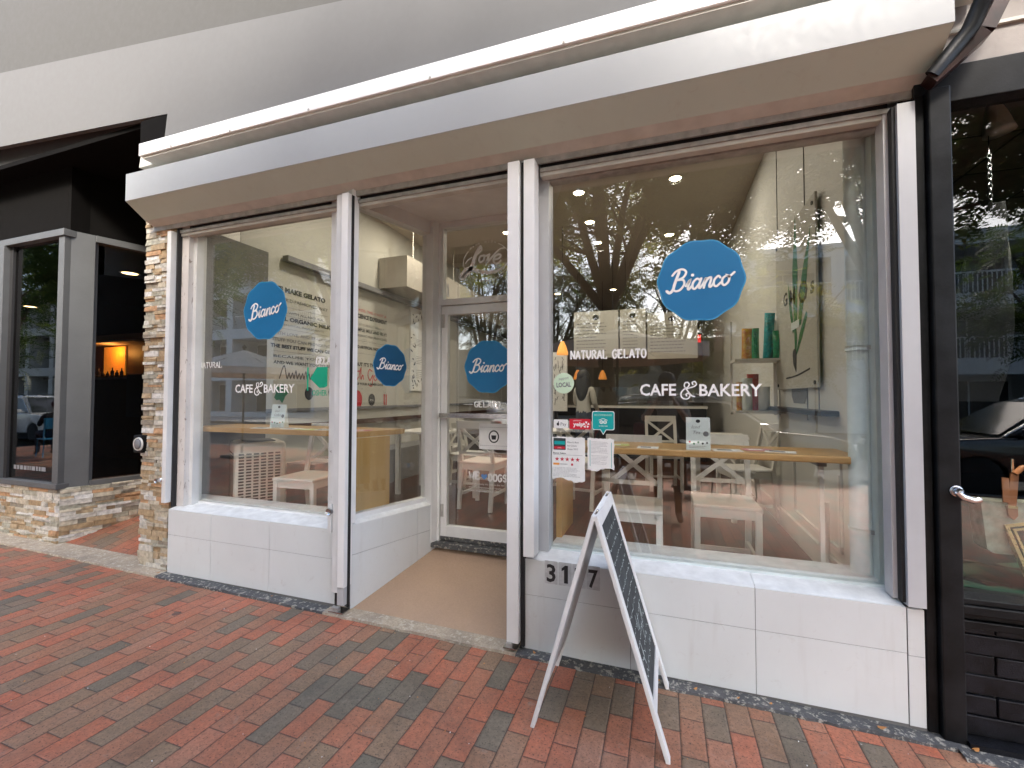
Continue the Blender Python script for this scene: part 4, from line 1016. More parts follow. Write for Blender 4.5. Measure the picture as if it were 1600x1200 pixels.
# fallen leaves and scraps along the shop foot
q = random.Random(31)
def dry_leaf(x, y, s, a):
    mb = MB(); n = 8; vs = [(0, 0, .006)]
    for k in range(n):
        t = 2*math.pi*k/n; vs.append((s*math.cos(t)*(1+.25*math.cos(3*t)), s*.55*math.sin(t), .004+.35*s*abs(math.cos(t))**2))
    mx = Matrix.Translation((x, y, gz(x)+.014)) @ Matrix.Rotation(a, 4, 'Z')
    mb.add(vs, [(0, 1+k, 1+(k+1) % n) for k in range(n)], 'leaf_litter', True, mx)
    mb.build('fallen_leaf', None, 'dry orange leaf lying on the ground along the shop front', 'leaf', 'fallen leaves along the shop front')
for x, y, s in ((.885, -.045, .018), (1.20, -.06, .018), (-.70, -.035, .014), (.46, -.04, .010), (.13, -.05, .012), (.32, -.05, .009), (-.04, -.045, .009), (-3.79, -.03, .014), (-2.63, -.02, .009), (-1.63, .71, .022)):
    dry_leaf(x, y, s, q.uniform(0, 6))
bits = MB()
for k in range(420):
    x = q.uniform(-7, 1.6); y = -.1-abs(q.gauss(0, 1.1)); s = q.uniform(.0018, .0055); a = q.uniform(0, 3)
    if y < -2.3: continue
    c, sn = math.cos(a)*s, math.sin(a)*s; z = gz(x)+.0025
    bits.add([(x-c, y-sn, z), (x+sn*.5, y-c*.5, z+.001), (x+c, y+sn, z), (x-sn*.5, y+c*.5, z+.002)], [(0, 1, 2, 3)], q.choice(['leaf_litter', 'orange_paper']) if q.random() < .75 else 'paper')
bits.build('leaf_crumbs', kind='stuff', label='tiny leaf crumbs scattered over the brick pavement', cat='litter')

# ================================================================== INSIDE THE CAFE
# counters
t = thing('window_counter', 'pale wood bar counter along the big right window', 'counter', (.17, .45, FZ))
mb = MB(); mb.box((-.60, .25, 1.128), (.955, .66, 1.165), 'counter_wood', bev=.008); mb.build('counter_top', t)
mb = MB(); mb.box((.80, .42, FZ), (.822, .45, 1.128), 'chair_white'); mb.box((.79, .40, 1.09), (.83, .66, 1.128), 'ink_grey'); mb.build('support', t)
mb = MB(); mb.box((-.655, .30, .585), (-.620, .66, 1.128), 'panel_wood'); mb.build('support', t)
t = thing('window_counter', 'pale wood bar counter with a solid wood end panel along the left windows', 'counter', (-2.9, .45, FZ))
mb = MB(); mb.prism([(-3.86, .215), (-2.10, .215), (-1.975, .60), (-1.985, .64), (-3.86, .64)], 'z', 1.172, 1.21, 'counter_wood'); mb.build('counter_top', t)
mb = MB(); mb.box((.085, .115, .60), (.42, .15, 1.17), 'panel_wood', ms, bev=.002); mb.build('end_panel', t)

def make_chair():
    """white wooden chair with crossed back; faces +y before turning... seat front edge towards -y"""
    c = thing('white_chair', 'white cross back chair', 'chair')
    SH = .49
    mb = MB(); mb.box((-.20, -.21, SH-.026), (.20, .20, SH), 'chair_white', bev=.010); mb.build('seat', c)
    mb = MB()
    mb.box((-.165, -.185, SH-.085), (.165, -.165, SH-.027), 'chair_white'); mb.box((-.165, .165, SH-.085), (.165, .185, SH-.027), 'chair_white')
    mb.box((-.185, -.16, SH-.085), (-.165, .16, SH-.027), 'chair_white'); mb.box((.165, -.16, SH-.085), (.185, .16, SH-.027), 'chair_white'); mb.build('apron', c); mb = MB()
    mb.box((-.180, -.16, .14), (-.160, .17, .17), 'chair_white'); mb.box((.160, -.16, .14), (.180, .17, .17), 'chair_white'); mb.box((-.158, -.01, .142), (.158, .01, .168), 'chair_white'); mb.build('stretcher', c)
    for x in (-.18, .18):
        mb = MB(); mb.box((x-.019, -.195, 0), (x+.019, -.157, SH-.027), 'chair_white', bev=.003); mb.build('leg', c)
        mb = MB(); mb.bar((x, .175, SH-.02), (x, .235, 0), .036, .036, 'chair_white'); mb.build('leg', c)
    mb = MB()
    for x in (-.18, .18): mb.bar((x, .175, SH-.02), (x, .255, .86), .034, .030, 'chair_white')
    mb.bar((-.195, .262, .875), (.195, .262, .875), .075, .024, 'chair_white'); mb.bar((-.165, .21, .58), (.165, .21, .58), .028, .018, 'chair_white')
    mb.bar((-.165, .205, .575), (.165, .25, .84), .032, .014, 'chair_white'); mb.bar((.165, .208, .575), (-.165, .253, .84), .032, .014, 'chair_white'); mb.build('backrest', c)
    return c
chair0 = make_chair(); used = []
def place_chair(x, y, rz, label, k=1.0):
    c = chair0 if not used else copy_tree(chair0); used.append(c)
    c.location = (x, y, FZ); c.rotation_euler = (0, 0, rz); c.scale = (k, k, k); c['label'] = label; c['group'] = 'white cross back chairs in the cafe'
place_chair(.365, .83, 0, 'white cross back chair at the right window counter, by the right wall', .98)
place_chair(-.215, .55, 0, 'white cross back chair at the right window counter, just behind the chalkboard', .98)
place_chair(-2.90, .60, R(4), 'white cross back chair under the left window counter beside the cream air conditioner')
place_chair(-2.22, 2.45, R(80), 'white cross back chair at the table seen through the alcove side window')
place_chair(-2.86, 3.05, R(178), 'white cross back chair facing away at the far side of the left table')
place_chair(-1.83, 1.95, R(176), 'white cross back chair with its back to the glass door')
place_chair(-1.35, 2.70, R(95), 'white cross back chair behind the cup sheet on the glass door')
place_chair(-.85, 2.35, R(170), 'white cross back chair behind the torn papers in the big window')
place_chair(.72, 2.35, R(-75), 'white cross back chair against the right wall behind the counter')
place_chair(-.02, 3.5, R(10), 'white cross back chair alone in the middle of the wood floor')
def cafe_table(x, y, w, label):
    t = thing('cafe_table', label, 'table', (x, y, FZ), 0, 'white cafe tables')
    mb = MB(); mb.box((x-w/2, y-w/2, FZ+.72), (x+w/2, y+w/2, FZ+.75), 'chair_white', bev=.004); mb.build('table_top', t)
    for sx in (-1, 1):
        for sy in (-1, 1):
            mb = MB(); cx, cy_ = x+sx*(w/2-.05), y+sy*(w/2-.05); mb.box((cx-.025, cy_-.025, FZ), (cx+.025, cy_+.025, FZ+.72), 'chair_white'); mb.build('leg', t)
cafe_table(-2.75, 2.40, .65, 'white square table beside the mural wall')
cafe_table(-1.45, 2.10+.9, .6, 'white square table behind the glass door')
cafe_table(.55, 2.95, .55, 'white square table by the right wall of the cafe')

# bench with wooden rail along the mural wall
t = thing('wall_bench', 'long low bench with a brown top rail along the mural wall', 'bench', (-3.7, 4, FZ))
mb = MB(); mb.box((-3.88, 1.3, FZ), (-3.5, 8, FZ+.44), 'ink_grey'); mb.build('bench_box', t)
mb = MB(); mb.box((-3.885, 1.3, FZ+.80), (-3.84, 8, FZ+.86), 'floor_wood'); mb.build('top_rail', t)

# portable air conditioner
t = thing('portable_air_conditioner', 'cream portable air conditioner with slatted grilles under the left counter', 'air conditioner', (-3.52, .80, FZ))
ma_ = Matrix.Translation((-3.52, .62, FZ)) @ Matrix.Rotation(R(-33), 4, 'Z')
mb = MB(); mb.box((-.20, -.20, .03), (.20, .20, .76), 'ac_plastic', ma_, bev=.035); mb.build('casing', t)
mb = MB()
for r in range(20):
    z = .16+r*.026
    for k in range(4): mb.box((-.165+k*.078, -.203, z), (-.10+k*.078, -.199, z+.014), 'ac_dark', ma_)
    for k in range(6): mb.box((.199, -.17+k*.056, z), (.203, -.13+k*.056, z+.014), 'ac_dark', ma_)
mb.build('grille', t)
mb = MB(); mb.box((-.15, -.12, .757), (.15, .12, .765), 'ink_grey', ma_); mb.build('control_panel', t)
for sx in (-.15, .15):
    mb = MB(); mb.tube([tuple(ma_ @ Vector((sx-.01, -.15, .018))), tuple(ma_ @ Vector((sx+.01, -.15, .018)))], .018, 'ac_dark', 12); mb.build('castor', t)

# duct high on the left, ceiling rods, downlights
t = thing('ventilation_duct', 'boxy cream ventilation duct hung on rods along the mural wall', 'duct', (-3.6, 3.4, 2.6))
mb = MB(); mb.box((-3.88, 2.9, 3.02), (-3.42, 9, 3.46), 'duct_paint'); mb.box((-3.88, 1.2, 2.92), (-3.80, 9, 2.98), 'ink_grey'); mb.build('duct_box', t)
mb = MB(); mb.box((-3.424, 3.5, 3.10), (-3.412, 4.2, 3.38), 'duct_paint')
for k in range(8): mb.box((-3.414, 3.54+k*.08, 3.13), (-3.408, 3.59+k*.08, 3.35), 'ink_grey')
mb.build('vent_grille', t)
for y in (3.1, 4.4):
    mb = MB(); mb.tube([(-3.45, y, 3.46), (-3.45, y, CZ)], .008, 'interior_wall', 6); mb.build('hanging_rod', t)
n_l = 0
DL = [(-1.00, 2.97, 'ceiling downlight nearest the window top, left of the other front one'), (.13, 2.97, 'ceiling downlight nearest the window top, toward the right wall'), (-1.02, 3.95, 'second ceiling downlight of the left row in the big window'),
      (-1.04, 4.85, 'third ceiling downlight of the left row in the big window'), (.08, 4.85, 'ceiling downlight seen just above the big blue roundel'), (-1.15, 8.2, 'far ceiling downlight above the menu boards'), (-2.5, 8.2, 'far ceiling downlight at the left edge of the big window'),
      (-3.28, 2.95, 'ceiling downlight seen at the top of the alcove side window'), (-2.30, 3.95, 'ceiling downlight seen through the transom above the door'), (-2.75, 1.45, 'added ceiling downlight brightening the wall by the left window counter')]  # last one is added to lighten the wall beside the left counter
for x, y, l in DL:
    round_lamp('ceiling_downlight', x, y, CZ-.001, .068, l, 'lamp_disc', 'downlights in the cafe ceiling')
for x, y in ((-1.0, 2.97), (.13, 3.0), (-1.04, 5.2), (-3.0, 3.0), (-2.4, 4.4), (-2.75, 1.45)):  # last beam belongs to the added downlight over the left counter
    ld = bpy.data.lights.new('downlight_beam', 'AREA'); ld.shape = 'DISK'; ld.size = .13; ld.energy = 2.6 if x > -2 else 4.2; ld.color = (1, .90, .76)
    lo = bpy.data.objects.new('downlight_beam', ld); col.objects.link(lo); lo.location = (x, y, CZ-.03)
# pendants
for x, y, z, r, m, l in ((-1.44, 4.0, 2.19, .085, 'pendant_glow', 'bright orange glass pendant lamp left of the slab lettering'), (-1.70, 6.6, 1.92, .09, 'pendant_dim', 'dim orange pendant lamp beyond the bright one, over the serving counter'), (-1.30, 7.4, 1.95, .09, 'pendant_dim', 'dim orange pendant lamp furthest back above the serving counter')):
    t = thing('pendant_lamp', l, 'light', (x, y, z-.09), 0, 'orange pendant lamps'); mx = Matrix.Translation((x, y, z))
    mb = MB(); mb.lathe([(r, -.10), (r*.98, -.07), (r*.66, .03), (r*.34, .085), (r*.30, .10), (0, .10)], m, 24, mx); mb.build('lamp_shade', t)
    mb = MB(); mb.tube([(x, y, z+.10), (x, y, CZ)], .004, 'ink', 6); mb.build('cord', t)
# menu boards
for x0, x1, z0, z1, l in ((-1.66, -.82, 2.21, 3.10, 'left pale menu board hung above the serving counter'), (-.79, -.33, 2.25, 3.10, 'narrow middle menu board above the serving counter'), (-.30, .55, 2.16, 3.0, 'right pale menu board above the serving counter')):
    t = thing('menu_board', l, 'menu board', ((x0+x1)/2, 6, z0), 0, 'menu boards over the serving counter')
    mb = MB(); mb.box((x0, 6, z0), (x1, 6.03, z1), 'interior_wall'); mb.build('board', t)
    mb = MB(); text_lines(mb, x0+.05, z0+.1, x1-.05, z1-.2, 9, 'ink_grey', FRONT(5.998), .001, fill=.8, thick=.22, seed=int(x0*100)); disc(mb, (x0+x1)/2, z1-.12, .06, .05, 'ink', FRONT(5.998), .001, 20); mb.build('printing', t)
    mb = MB(); mb.tube([(x0+.1, 6.01, z1), (x0+.1, 6.01, CZ)], .004, 'ink', 5); mb.tube([(x1-.1, 6.01, z1), (x1-.1, 6.01, CZ)], .004, 'ink', 5); mb.build('hanging_rod', t)
t = thing('serving_counter', 'long serving counter with glass front at the back of the cafe', 'counter', (-.6, 6.4, FZ))
mb = MB(); mb.box((-2.1, 6.2, FZ), (.7, 6.9, FZ+.95), 'dark_metal'); mb.box((-2.12, 6.18, FZ+.95), (.72, 6.92, FZ+.99), 'chair_white'); mb.build('cabinet', t)
mb = MB(); mb.box((-1.9, 6.22, FZ+.99), (.5, 6.23, FZ+1.35), 'glass'); mb.build('sneeze_guard', t)
mb = MB(); mb.box((-2.4, 5.6, FZ), (-2.3, 5.75, CZ), 'interior_wall'); mb.box((-2.3, 5.62, 1.2), (-1.72, 5.68, 2.3), 'paper'); 
q = random.Random(2)
for k in range(60):
    u, v = q.uniform(-2.26, -1.76), q.uniform(1.25, 2.2); stroke(mb, [(u, v), (u+q.uniform(-.03, .03), v+q.uniform(.04, .14))], .012, 'ink_grey', FRONT(5.618), w=.001, n=2)
mb.build('patterned_panel', None, 'white panel with grey leafy pattern behind the round green sticker', 'panel')
mb = MB(); mb.box((.42, 7.6, 2.62), (.72, 7.66, 2.78), 'exit_red'); mb.box((.41, 7.66, 2.61), (.73, 7.7, 3.0), 'dark_metal'); mb.build('red_exit_light', None, 'small red lit sign above the back of the cafe', 'sign')

# murals on the left wall
LW = lambda x=-3.8985: frame((x, 0, 0), (0, 1, 0), (0, 0, 1))
mb = MB(); mx = LW()
L1 = [('WE MAKE GELATO', 2.60, .052, 'mural_ink', .06, 1.08, .78), ('THE OLD-FASHIONED WAY', 2.50, .038, 'mural_ink', .0, 1.10, .80), ('MADE WITH ALL NATURAL', 2.37, .026, 'mural_ink', 0, 1.14, .7), ('REAL ORGANIC MILK', 2.29, .044, 'mural_ink', .05, 1.10, .86), ('FRESH LOCAL INGREDIENTS', 2.235, .022, 'ink_grey', 0, 1.14, .7),
      ('WITH LOVE, AND TRADITION', 2.13, .036, 'ink_grey', .0, 1.10, .88), ('STUFF YOU CAN PRONOUNCE', 2.06, .036, 'ink_grey', .02, 1.10, .88), ('THE BEST STUFF WE CAN GET', 1.99, .038, 'mural_ink', .05, 1.08, .90), ('BECAUSE YOU ARE', 1.885, .03, 'mural_ink', .0, 1.12, .86), ('AND WE WANT YOU TO BE', 1.815, .036, 'mural_ink', .02, 1.12, .84)]
for s, z, h, m, b, y0, w in L1: put_text(mb, s, y0, z, h, m, mx, width=w, bold=b)
for z in (2.44, 2.345, 2.20, 1.95): rect(mb, 1.12, z, 1.9, z+.003, 'ink_grey', mx)
q = random.Random(9); pts = [(1.20, 1.66), (1.26, 1.80), (1.30, 1.66)]
for k in range(1, 12): pts += [(1.30+k*.048-.02, 1.66+(.065 if k % 3 else .09)), (1.30+k*.048, 1.665)]
stroke(mb, pts, (.012, .014, .006), 'mural_ink', mx, n=5)
disc(mb, 1.22, 1.50, .08, .09, 'leaf_ink', mx, .001, 14, 5, .25); disc(mb, 1.62, 1.50, .065, .075, 'mural_ink', mx, .001, 24); disc(mb, 2.0, 1.52, .07, .08, 'mural_ink', mx, .001, 24, 8, .05)
mb.build('wall_lettering', None, 'black lettering mural painted on the wall behind the left window', 'mural', 'lettering murals on the left cafe wall')
mb = MB()
for s, z, h, m, b, y0, w in [('KIDS, THIS IS NOT A', 2.62, .04, 'red_ink', 0, 2.48, .62), ('SCIENCE EXPERIMENT', 2.53, .055, 'mural_ink', .05, 2.42, .70), ('IT IS REALLY REALLY', 2.43, .03, 'ink_grey', 0, 2.5, .55), ('SIMPLE: MILK AND FRUIT', 2.35, .045, 'mural_ink', .02, 2.42, .7), ('ORGANIC MILK FROM COWS', 2.28, .03, 'mural_ink', 0, 2.42, .7),
     ('NO ARTIFICIAL INGREDIENTS', 2.12, .04, 'mural_ink', .05, 2.42, .72), ("BUT IT'S THE VERY", 1.88, .048, 'mural_ink', .04, 2.44, .62), ('OF YOUR SUMMER DAYS', 1.62, .035, 'mural_ink', .03, 2.44, .6)]: put_text(mb, s, y0, z, h, m, mx, width=w, bold=b)
for z in (2.40, 2.22, 2.05): rect(mb, 2.45, z, 3.1, z+.003, 'ink_grey', mx)
k0 = .085
for st in ([(2.44,1.86),(2.46,1.70),(2.48,1.72)], [(2.40,1.80),(2.52,1.81)], [(2.50,1.72),(2.54,1.86),(2.54,1.70),(2.58,1.76),(2.60,1.70)], [(2.78,1.82),(2.72,1.84),(2.69,1.76),(2.74,1.69),(2.80,1.77),(2.78,1.62),(2.72,1.62)], [(2.86,1.78),(2.82,1.73),(2.86,1.69),(2.90,1.74),(2.86,1.78)], [(2.96,1.78),(2.93,1.73),(2.97,1.69),(3.0,1.74),(2.96,1.78)], [(3.06,1.78),(3.03,1.73),(3.06,1.69),(3.10,1.75),(3.12,1.88),(3.10,1.70),(3.16,1.72)]): stroke(mb, st, .014, 'red_ink', mx, n=5)
disc(mb, 2.47, 1.42, .10, .13, 'red_ink', mx, .001, 28); disc(mb, 2.78, 1.42, .075, .085, 'mural_ink', mx, .001, 28); put_text(mb, 'Bianco', 2.78, 1.41, .022, 'paper', mx, align='C', w=.002, shear=.3)
for k in range(2): rect(mb, 3.06+k*.05, 1.34, 3.085+k*.05, 1.50, 'red_ink', mx)
mb.build('wall_lettering', None, 'black and red lettering mural behind the blue roundel of the alcove window', 'mural', 'lettering murals on the left cafe wall')
t = thing('wall_poster', 'white poster with black leaf drawings at the end of the mural wall', 'poster', (-3.9, 4.0, 1.6))
mb = MB(); mb.box((-3.9, 3.74, 1.56), (-3.88, 4.75, 2.92), 'paper'); mb.build('sheet', t)
mb = MB(); mx = LW(-3.8795); q = random.Random(14)
for k in range(64):
    e = q.choice('LRTB'); y = {'L': q.uniform(3.77, 3.86), 'R': q.uniform(4.6, 4.72)}.get(e, q.uniform(3.8, 4.7)); z = {'T': q.uniform(2.72, 2.88), 'B': q.uniform(1.6, 1.72)}.get(e, q.uniform(1.62, 2.85))
    a = q.uniform(0, 6.28); l = q.uniform(.04, .10); stroke(mb, [(y, z), (y+l*.5*math.cos(a)+.01, z+l*.5*math.sin(a)), (y+l*math.cos(a), z+l*math.sin(a))], (.003, .028, .002), 'mural_ink', mx, n=3, round_=False)
disc(mb, 4.22, 2.62, .11, .12, 'mural_ink', mx, .001, 30); put_text(mb, 'Bianco', 4.22, 2.60, .03, 'paper', mx, align='C', w=.002, shear=.3)
for (y0, z0, y1, z1, sd) in ((3.92, 2.30, 4.2, 2.42, 1), (4.3, 2.30, 4.6, 2.42, 2), (3.92, 2.0, 4.2, 2.14, 3), (4.3, 2.0, 4.6, 2.14, 4), (3.92, 1.76, 4.2, 1.92, 5), (4.3, 1.76, 4.6, 1.92, 6)): text_lines(mb, y0, z0, y1, z1, 5, 'ink_grey', mx, .001, seed=sd, thick=.3)
mb.build('printing', t)

# right wall: hanging poster, ledge, cup drawing, shelves and packets, pipe
RWf = lambda x=.993: frame((x, 0, 0), (0, -1, 0), (0, 0, 1))      # u runs towards the window
t = thing('hanging_poster', 'large pale panel with a green leafed drawing and GMO lettering on the right wall', 'poster', (.97, 1.6, 1.5))
mb = MB(); mb.box((.962, 1.00, 1.535), (.978, 2.12, 2.86), 'interior_wall', bev=.003); mb.build('panel', t)
mb = MB(); mx = RWf(.9615)
def blade(y0, z0, y1, z1, w): stroke(mb, [(-y0, z0), (-(y0+y1)/2-.01, (z0+z1)/2), (-y1, z1)], (w*.55, w, .004), 'leaf_ink', mx, n=6, round_=False)
blade(1.50, 2.02, 1.47, 2.88, .15); blade(1.40, 2.02, 1.10, 2.66, .135); blade(1.56, 1.98, 1.70, 2.40, .07)
put_text(mb, 'G', -1.86, 2.235, .11, 'mural_ink', mx, width=.13, bold=.03); put_text(mb, 'M', -1.66, 2.205, .13, 'mural_ink', mx, width=.17, bold=.03); put_text(mb, 'O', -1.41, 2.165, .165, 'mural_ink', mx, width=.23, bold=.03); put_text(mb, 's', -1.12, 2.19, .12, 'mural_ink', mx, width=.085, bold=.03)
stroke(mb, [(-1.52, 2.06), (-1.50, 1.92), (-1.52, 1.80)], (.05, .07, .03), 'leaf_ink', mx, n=5, w=.0014); stroke(mb, [(-1.22, 2.06), (-1.36, 1.93), (-1.48, 1.81)], (.05, .07, .02), 'leaf_ink', mx, n=5, w=.0016)
stroke(mb, [(-1.54, 1.80), (-1.53, 1.74), (-1.50, 1.67)], (.10, .09, .02), 'mural_ink', mx, n=5, w=.0018); stroke(mb, [(-1.80, 1.625), (-1.50, 1.635), (-1.16, 1.67)], .014, 'mural_ink', mx)
rect(mb, -1.62, 2.0, -1.40, 2.06, 'paper_blue', mx, .002)
mb.build('drawing', t)
mb = MB()
for y, z in ((1.05, 2.80), (1.05, 1.57), (2.07, 2.80), (2.07, 1.57)): mb.tube([(.955, y, z), (.963, y, z)], .014, 'dark_metal', 12)
mb.tube([(.985, 1.06, 1.545), (.985, 1.06, 1.36)], .004, 'ink_grey', 6); mb.build('fixing', t)
mb = MB(); mb.box((.90, .74, 1.352), (.999, 2.25, 1.385), 'dark_metal', bev=.004); mb.build('wall_ledge', None, 'dark grey ledge bar fixed along the right cafe wall', 'ledge')
mb = MB(); mx = RWf(.9985)
pts = [(-1.78+.26*u, 1.60) for u in (0, 1)]
poly(mb, [(-1.80, 1.58), (-1.55, 1.60), (-1.36, 1.60), (-1.37, 1.48), (-1.43, 1.42), (-1.74, 1.42), (-1.80, 1.48)], 'ink_grey', mx, .001); stroke(mb, [(-1.80, 1.58), (-1.83, 1.66), (-1.80, 1.70)], .012, 'ink_grey', mx, w=.0012); stroke(mb, [(-1.80, 1.70), (-1.55, 1.71), (-1.35, 1.70), (-1.35, 1.58)], .006, 'ink_grey', mx, w=.0014)
mb.build('wall_drawing', None, 'grey cup drawing painted on the right wall above the ledge', 'mural')
t = thing('wall_shelf', 'white two tier corner shelf of snack packets by the right wall', 'shelf', (.8, 2.2, 1.36))
for z in (1.345, 1.815):
    mb = MB(); mb.box((.60, 2.0, z-.022), (.999, 2.30, z), 'chair_white'); mb.build('shelf_board', t)
mb = MB(); mb.box((.60, 2.29, 1.30), (.62, 2.31, 2.2), 'chair_white'); mb.box((.97, 2.31, 1.30), (.999, 2.33, 2.2), 'chair_white'); mb.build('bracket', t)
def packet(x, y, z, w, h, m, label, lean=0):
    mb = MB(); mx = Matrix.Translation((x, y, z)) @ Matrix.Rotation(lean, 4, 'Y')
    vs = []; fs = []; n = 7
    for j in range(n):
        f = j/(n-1); d = .035*math.sin(math.pi*min(1, .12+f*.86)); ww = w/2*(1-.06*math.sin(math.pi*f))
        vs += [(-ww, 0, h*f), (0, -d-.003, h*f), (ww, 0, h*f), (0, d+.003, h*f)]
    for j in range(n-1):
        for i in range(4): fs.append((j*4+i, j*4+(i+1) % 4, (j+1)*4+(i+1) % 4, (j+1)*4+i))
    fs += [(3, 2, 1, 0), ((n-1)*4, (n-1)*4+1, (n-1)*4+2, (n-1)*4+3)]
    mb.add(vs, fs, m, True, mx); mb.build('snack_packet', None, label, 'packet', 'snack packets on the corner shelf')
packet(.705, 2.06, 1.815, .085, .28, 'yellow_bag', 'yellow and red snack packet on the top shelf', .02)
packet(.885, 2.10, 1.815, .085, .42, 'teal_bag', 'tall turquoise snack packet leaning on the top shelf', .05)
packet(.955, 2.05, 1.815, .08, .25, 'green_bag', 'green snack packet at the wall end of the top shelf')
packet(.80, 2.2, 1.815, .07, .30, 'green_bag', 'green snack packet tucked behind the turquoise one')
packet(.645, 2.08, 1.345, .05, .26, 'yellow_bag', 'narrow yellow packet on the lower shelf')
packet(.72, 2.15, 1.345, .09, .30, 'paper_blue', 'pale blue packet on the lower shelf, beside the narrow yellow one')
packet(.86, 2.15, 1.345, .10, .22, 'paper', 'white packet at the wall end of the lower shelf')
packet(.78, 2.22, 1.345, .10, .34, 'red_bag', 'red snack packet at the back of the lower shelf')
t = thing('drain_pipe', 'thick pale painted pipe rising behind the right edge of the big window', 'pipe', (.935, .27, .58))
mb = MB(); mb.tube([(.935, .27, .58), (.935, .27, 1.8), (.935, .27, CZ)], .048, 'pipe_paint', 22); mb.build('pipe', t)
mb = MB()
for z in (1.72, .80): mb.tube([(.935, .27, z-.012), (.935, .27, z+.012)], .053, 'pipe_paint', 22); mb.box((.96, .215, z-.010), (1.0, .225, z+.010), 'rail_metal')
mb.build('pipe_clip', t)
mb = MB(); mb.box((.972, .17, .56), (.999, .30, 2.86), 'pipe_paint'); mb.tube([(.965, .62, .60), (.965, .62, 1.12)], .008, 'chair_white', 8); mb.tube([(.97, .90, .42), (.97, .90, .80)], .016, 'chair_white', 10); mb.build('side_pipe', t)

# cards and leaflets on the counters
def card(x, y, z, w, h, label, word, sd):
    t = thing('menu_card', label, 'menu card', (x, y, z), 0, 'menu cards standing on the counters')
    mb = MB(); mb.prism([(y, z), (y+.05, z), (y+.026, z+h)], 'x', x-w/2, x+w/2, 'paper_blue'); mb.build('card', t)
    ang = math.atan2(.026, h); mx = frame((0, y-.0005, z), (1, 0, 0), (0, math.sin(ang), math.cos(ang)))
    mb = MB(); disc(mb, x, h-.02, .012, .010, 'ink', mx, .001, 18)
    for k, s in enumerate(word): put_text(mb, s, x-.012+.004*k, h-.062-k*.032, .020, 'ink_grey', mx, align='C', shear=.4, bold=-.005)
    q = random.Random(sd)
    for k in range(5): disc(mb, x-w*.36+k*w*.18, .040+q.uniform(-.006, .006), .006, .006, q.choice(['red_ink', 'ink', 'leaf_ink', 'orange_paper']), mx, .001, 10)
    text_lines(mb, x-w*.4, .008, x+w*.4, .026, 2, 'ink_grey', mx, .001, seed=sd, thick=.25); disc(mb, x+w*.32, h*.50, .015, .015, 'ink_grey', mx, .001, 16); mb.build('printing', t)
card(.178, .30, 1.166, .128, .185, 'pale menu card for iced tea standing on the right counter', ('Iced', 'Tea'), 2)
card(-3.02, .36, 1.211, .152, .19, 'pale menu card for iced coffee standing on the left counter', ('Iced', 'Coffee'), 6)
def leaflet(x, y, z, m, label, a, s=.075):
    mb = MB(); mx = Matrix.Translation((x, y, z)) @ Matrix.Rotation(a, 4, 'Z'); mb.box((-s, -.05, 0), (s, .05, .003), m, mx); mb.box((-s*.7, -.03, .0031), (s*.3, .02, .0036), 'ink_grey' if m == 'paper' else 'paper', mx)
    mb.build('leaflet', None, label, 'leaflet', 'leaflets lying on the window counters')
ZR, ZL = 1.1655, 1.2105
leaflet(-.29, .42, ZR, 'lime_paper', 'lime green leaflet on the right counter beside the taped papers', .1); leaflet(-.10, .33, ZR, 'paper', 'white leaflet on the right counter left of the iced tea card', -.05, .06)
leaflet(.33, .34, ZR, 'paper', 'white leaflet on the right counter just right of the iced tea card', .1); leaflet(.50, .42, ZR, 'pink_paper', 'pink leaflet on the right counter near the right wall', .2); leaflet(.60, .36, ZR, 'paper', 'white leaflet on the right counter next to the pink one', -.2)
leaflet(-3.08, .28, ZL, 'paper', 'white leaflet lying left of the iced coffee card', .1); leaflet(-2.80, .30, ZL, 'paper', 'white leaflet lying just right of the iced coffee card', -.1); leaflet(-2.62, .28, ZL, 'lime_paper', 'lime leaflet in the row on the left counter', .15)
leaflet(-2.48, .31, ZL, 'paper', 'white leaflet in the row next to the lime one', .05); leaflet(-2.17, .34, ZL, 'pink_paper', 'pink leaflet on the counter corner in the alcove window', .4)

# ================================================================== PEOPLE
def person(label, J, R_, E, zones, hair=None, face=None, root='pelvis', loc=(0, 0, 0), rz=0):
    """continuous skin-grown body; zones(p) -> material; J joints, R_ radii, E edges"""
    names = list(J); idx = {n: i for i, n in enumerate(names)}
    me = bpy.data.meshes.new('person'); me.from_pydata([J[n] for n in names], [(idx[a], idx[b]) for a, b in E], [])
    o = bpy.data.objects.new('tmp', me); col.objects.link(o)
    sk = o.modifiers.new('s', 'SKIN'); sk.use_smooth_shade = True; sk.branch_smoothing = .6
    for n in names:
        v = me.skin_vertices[0].data[idx[n]]; r = R_[n]; v.radius = (r, r) if not hasattr(r, '__len__') else r
    me.skin_vertices[0].data[idx[root]].use_root = True
    o.modifiers.new('d', 'SUBSURF').levels = 2
    dg = bpy.context.evaluated_depsgraph_get(); dg.update()
    ev = o.evaluated_get(dg).to_mesh(); vs = [v.co.copy() for v in ev.vertices]; fs = [tuple(p.vertices) for p in ev.polygons]
    o.evaluated_get(dg).to_mesh_clear(); bpy.data.objects.remove(o)
    mb = MB(); mx = Matrix.Translation(loc) @ Matrix.Rotation(rz, 4, 'Z')
    by = {}
    for f in fs:
        c = sum((vs[i] for i in f), Vector())/len(f); by.setdefault(zones(c), []).append(f)
    first = True; base = 0
    for v in vs: mb.v.append(tuple(mx @ v))
    for m, ff in by.items():
        k = mb.mat(m)
        for f in ff: mb.f.append(f); mb.mi.append(k); mb.sm.append(True)
    ob = mb.build('person', None, label, 'person')
    if face: 
        hm = MB(); face(hm, mx); hm.build('face', ob)
    if hair:
        hm = MB(); hair(hm, mx); hm.build('hair', ob)
    return ob
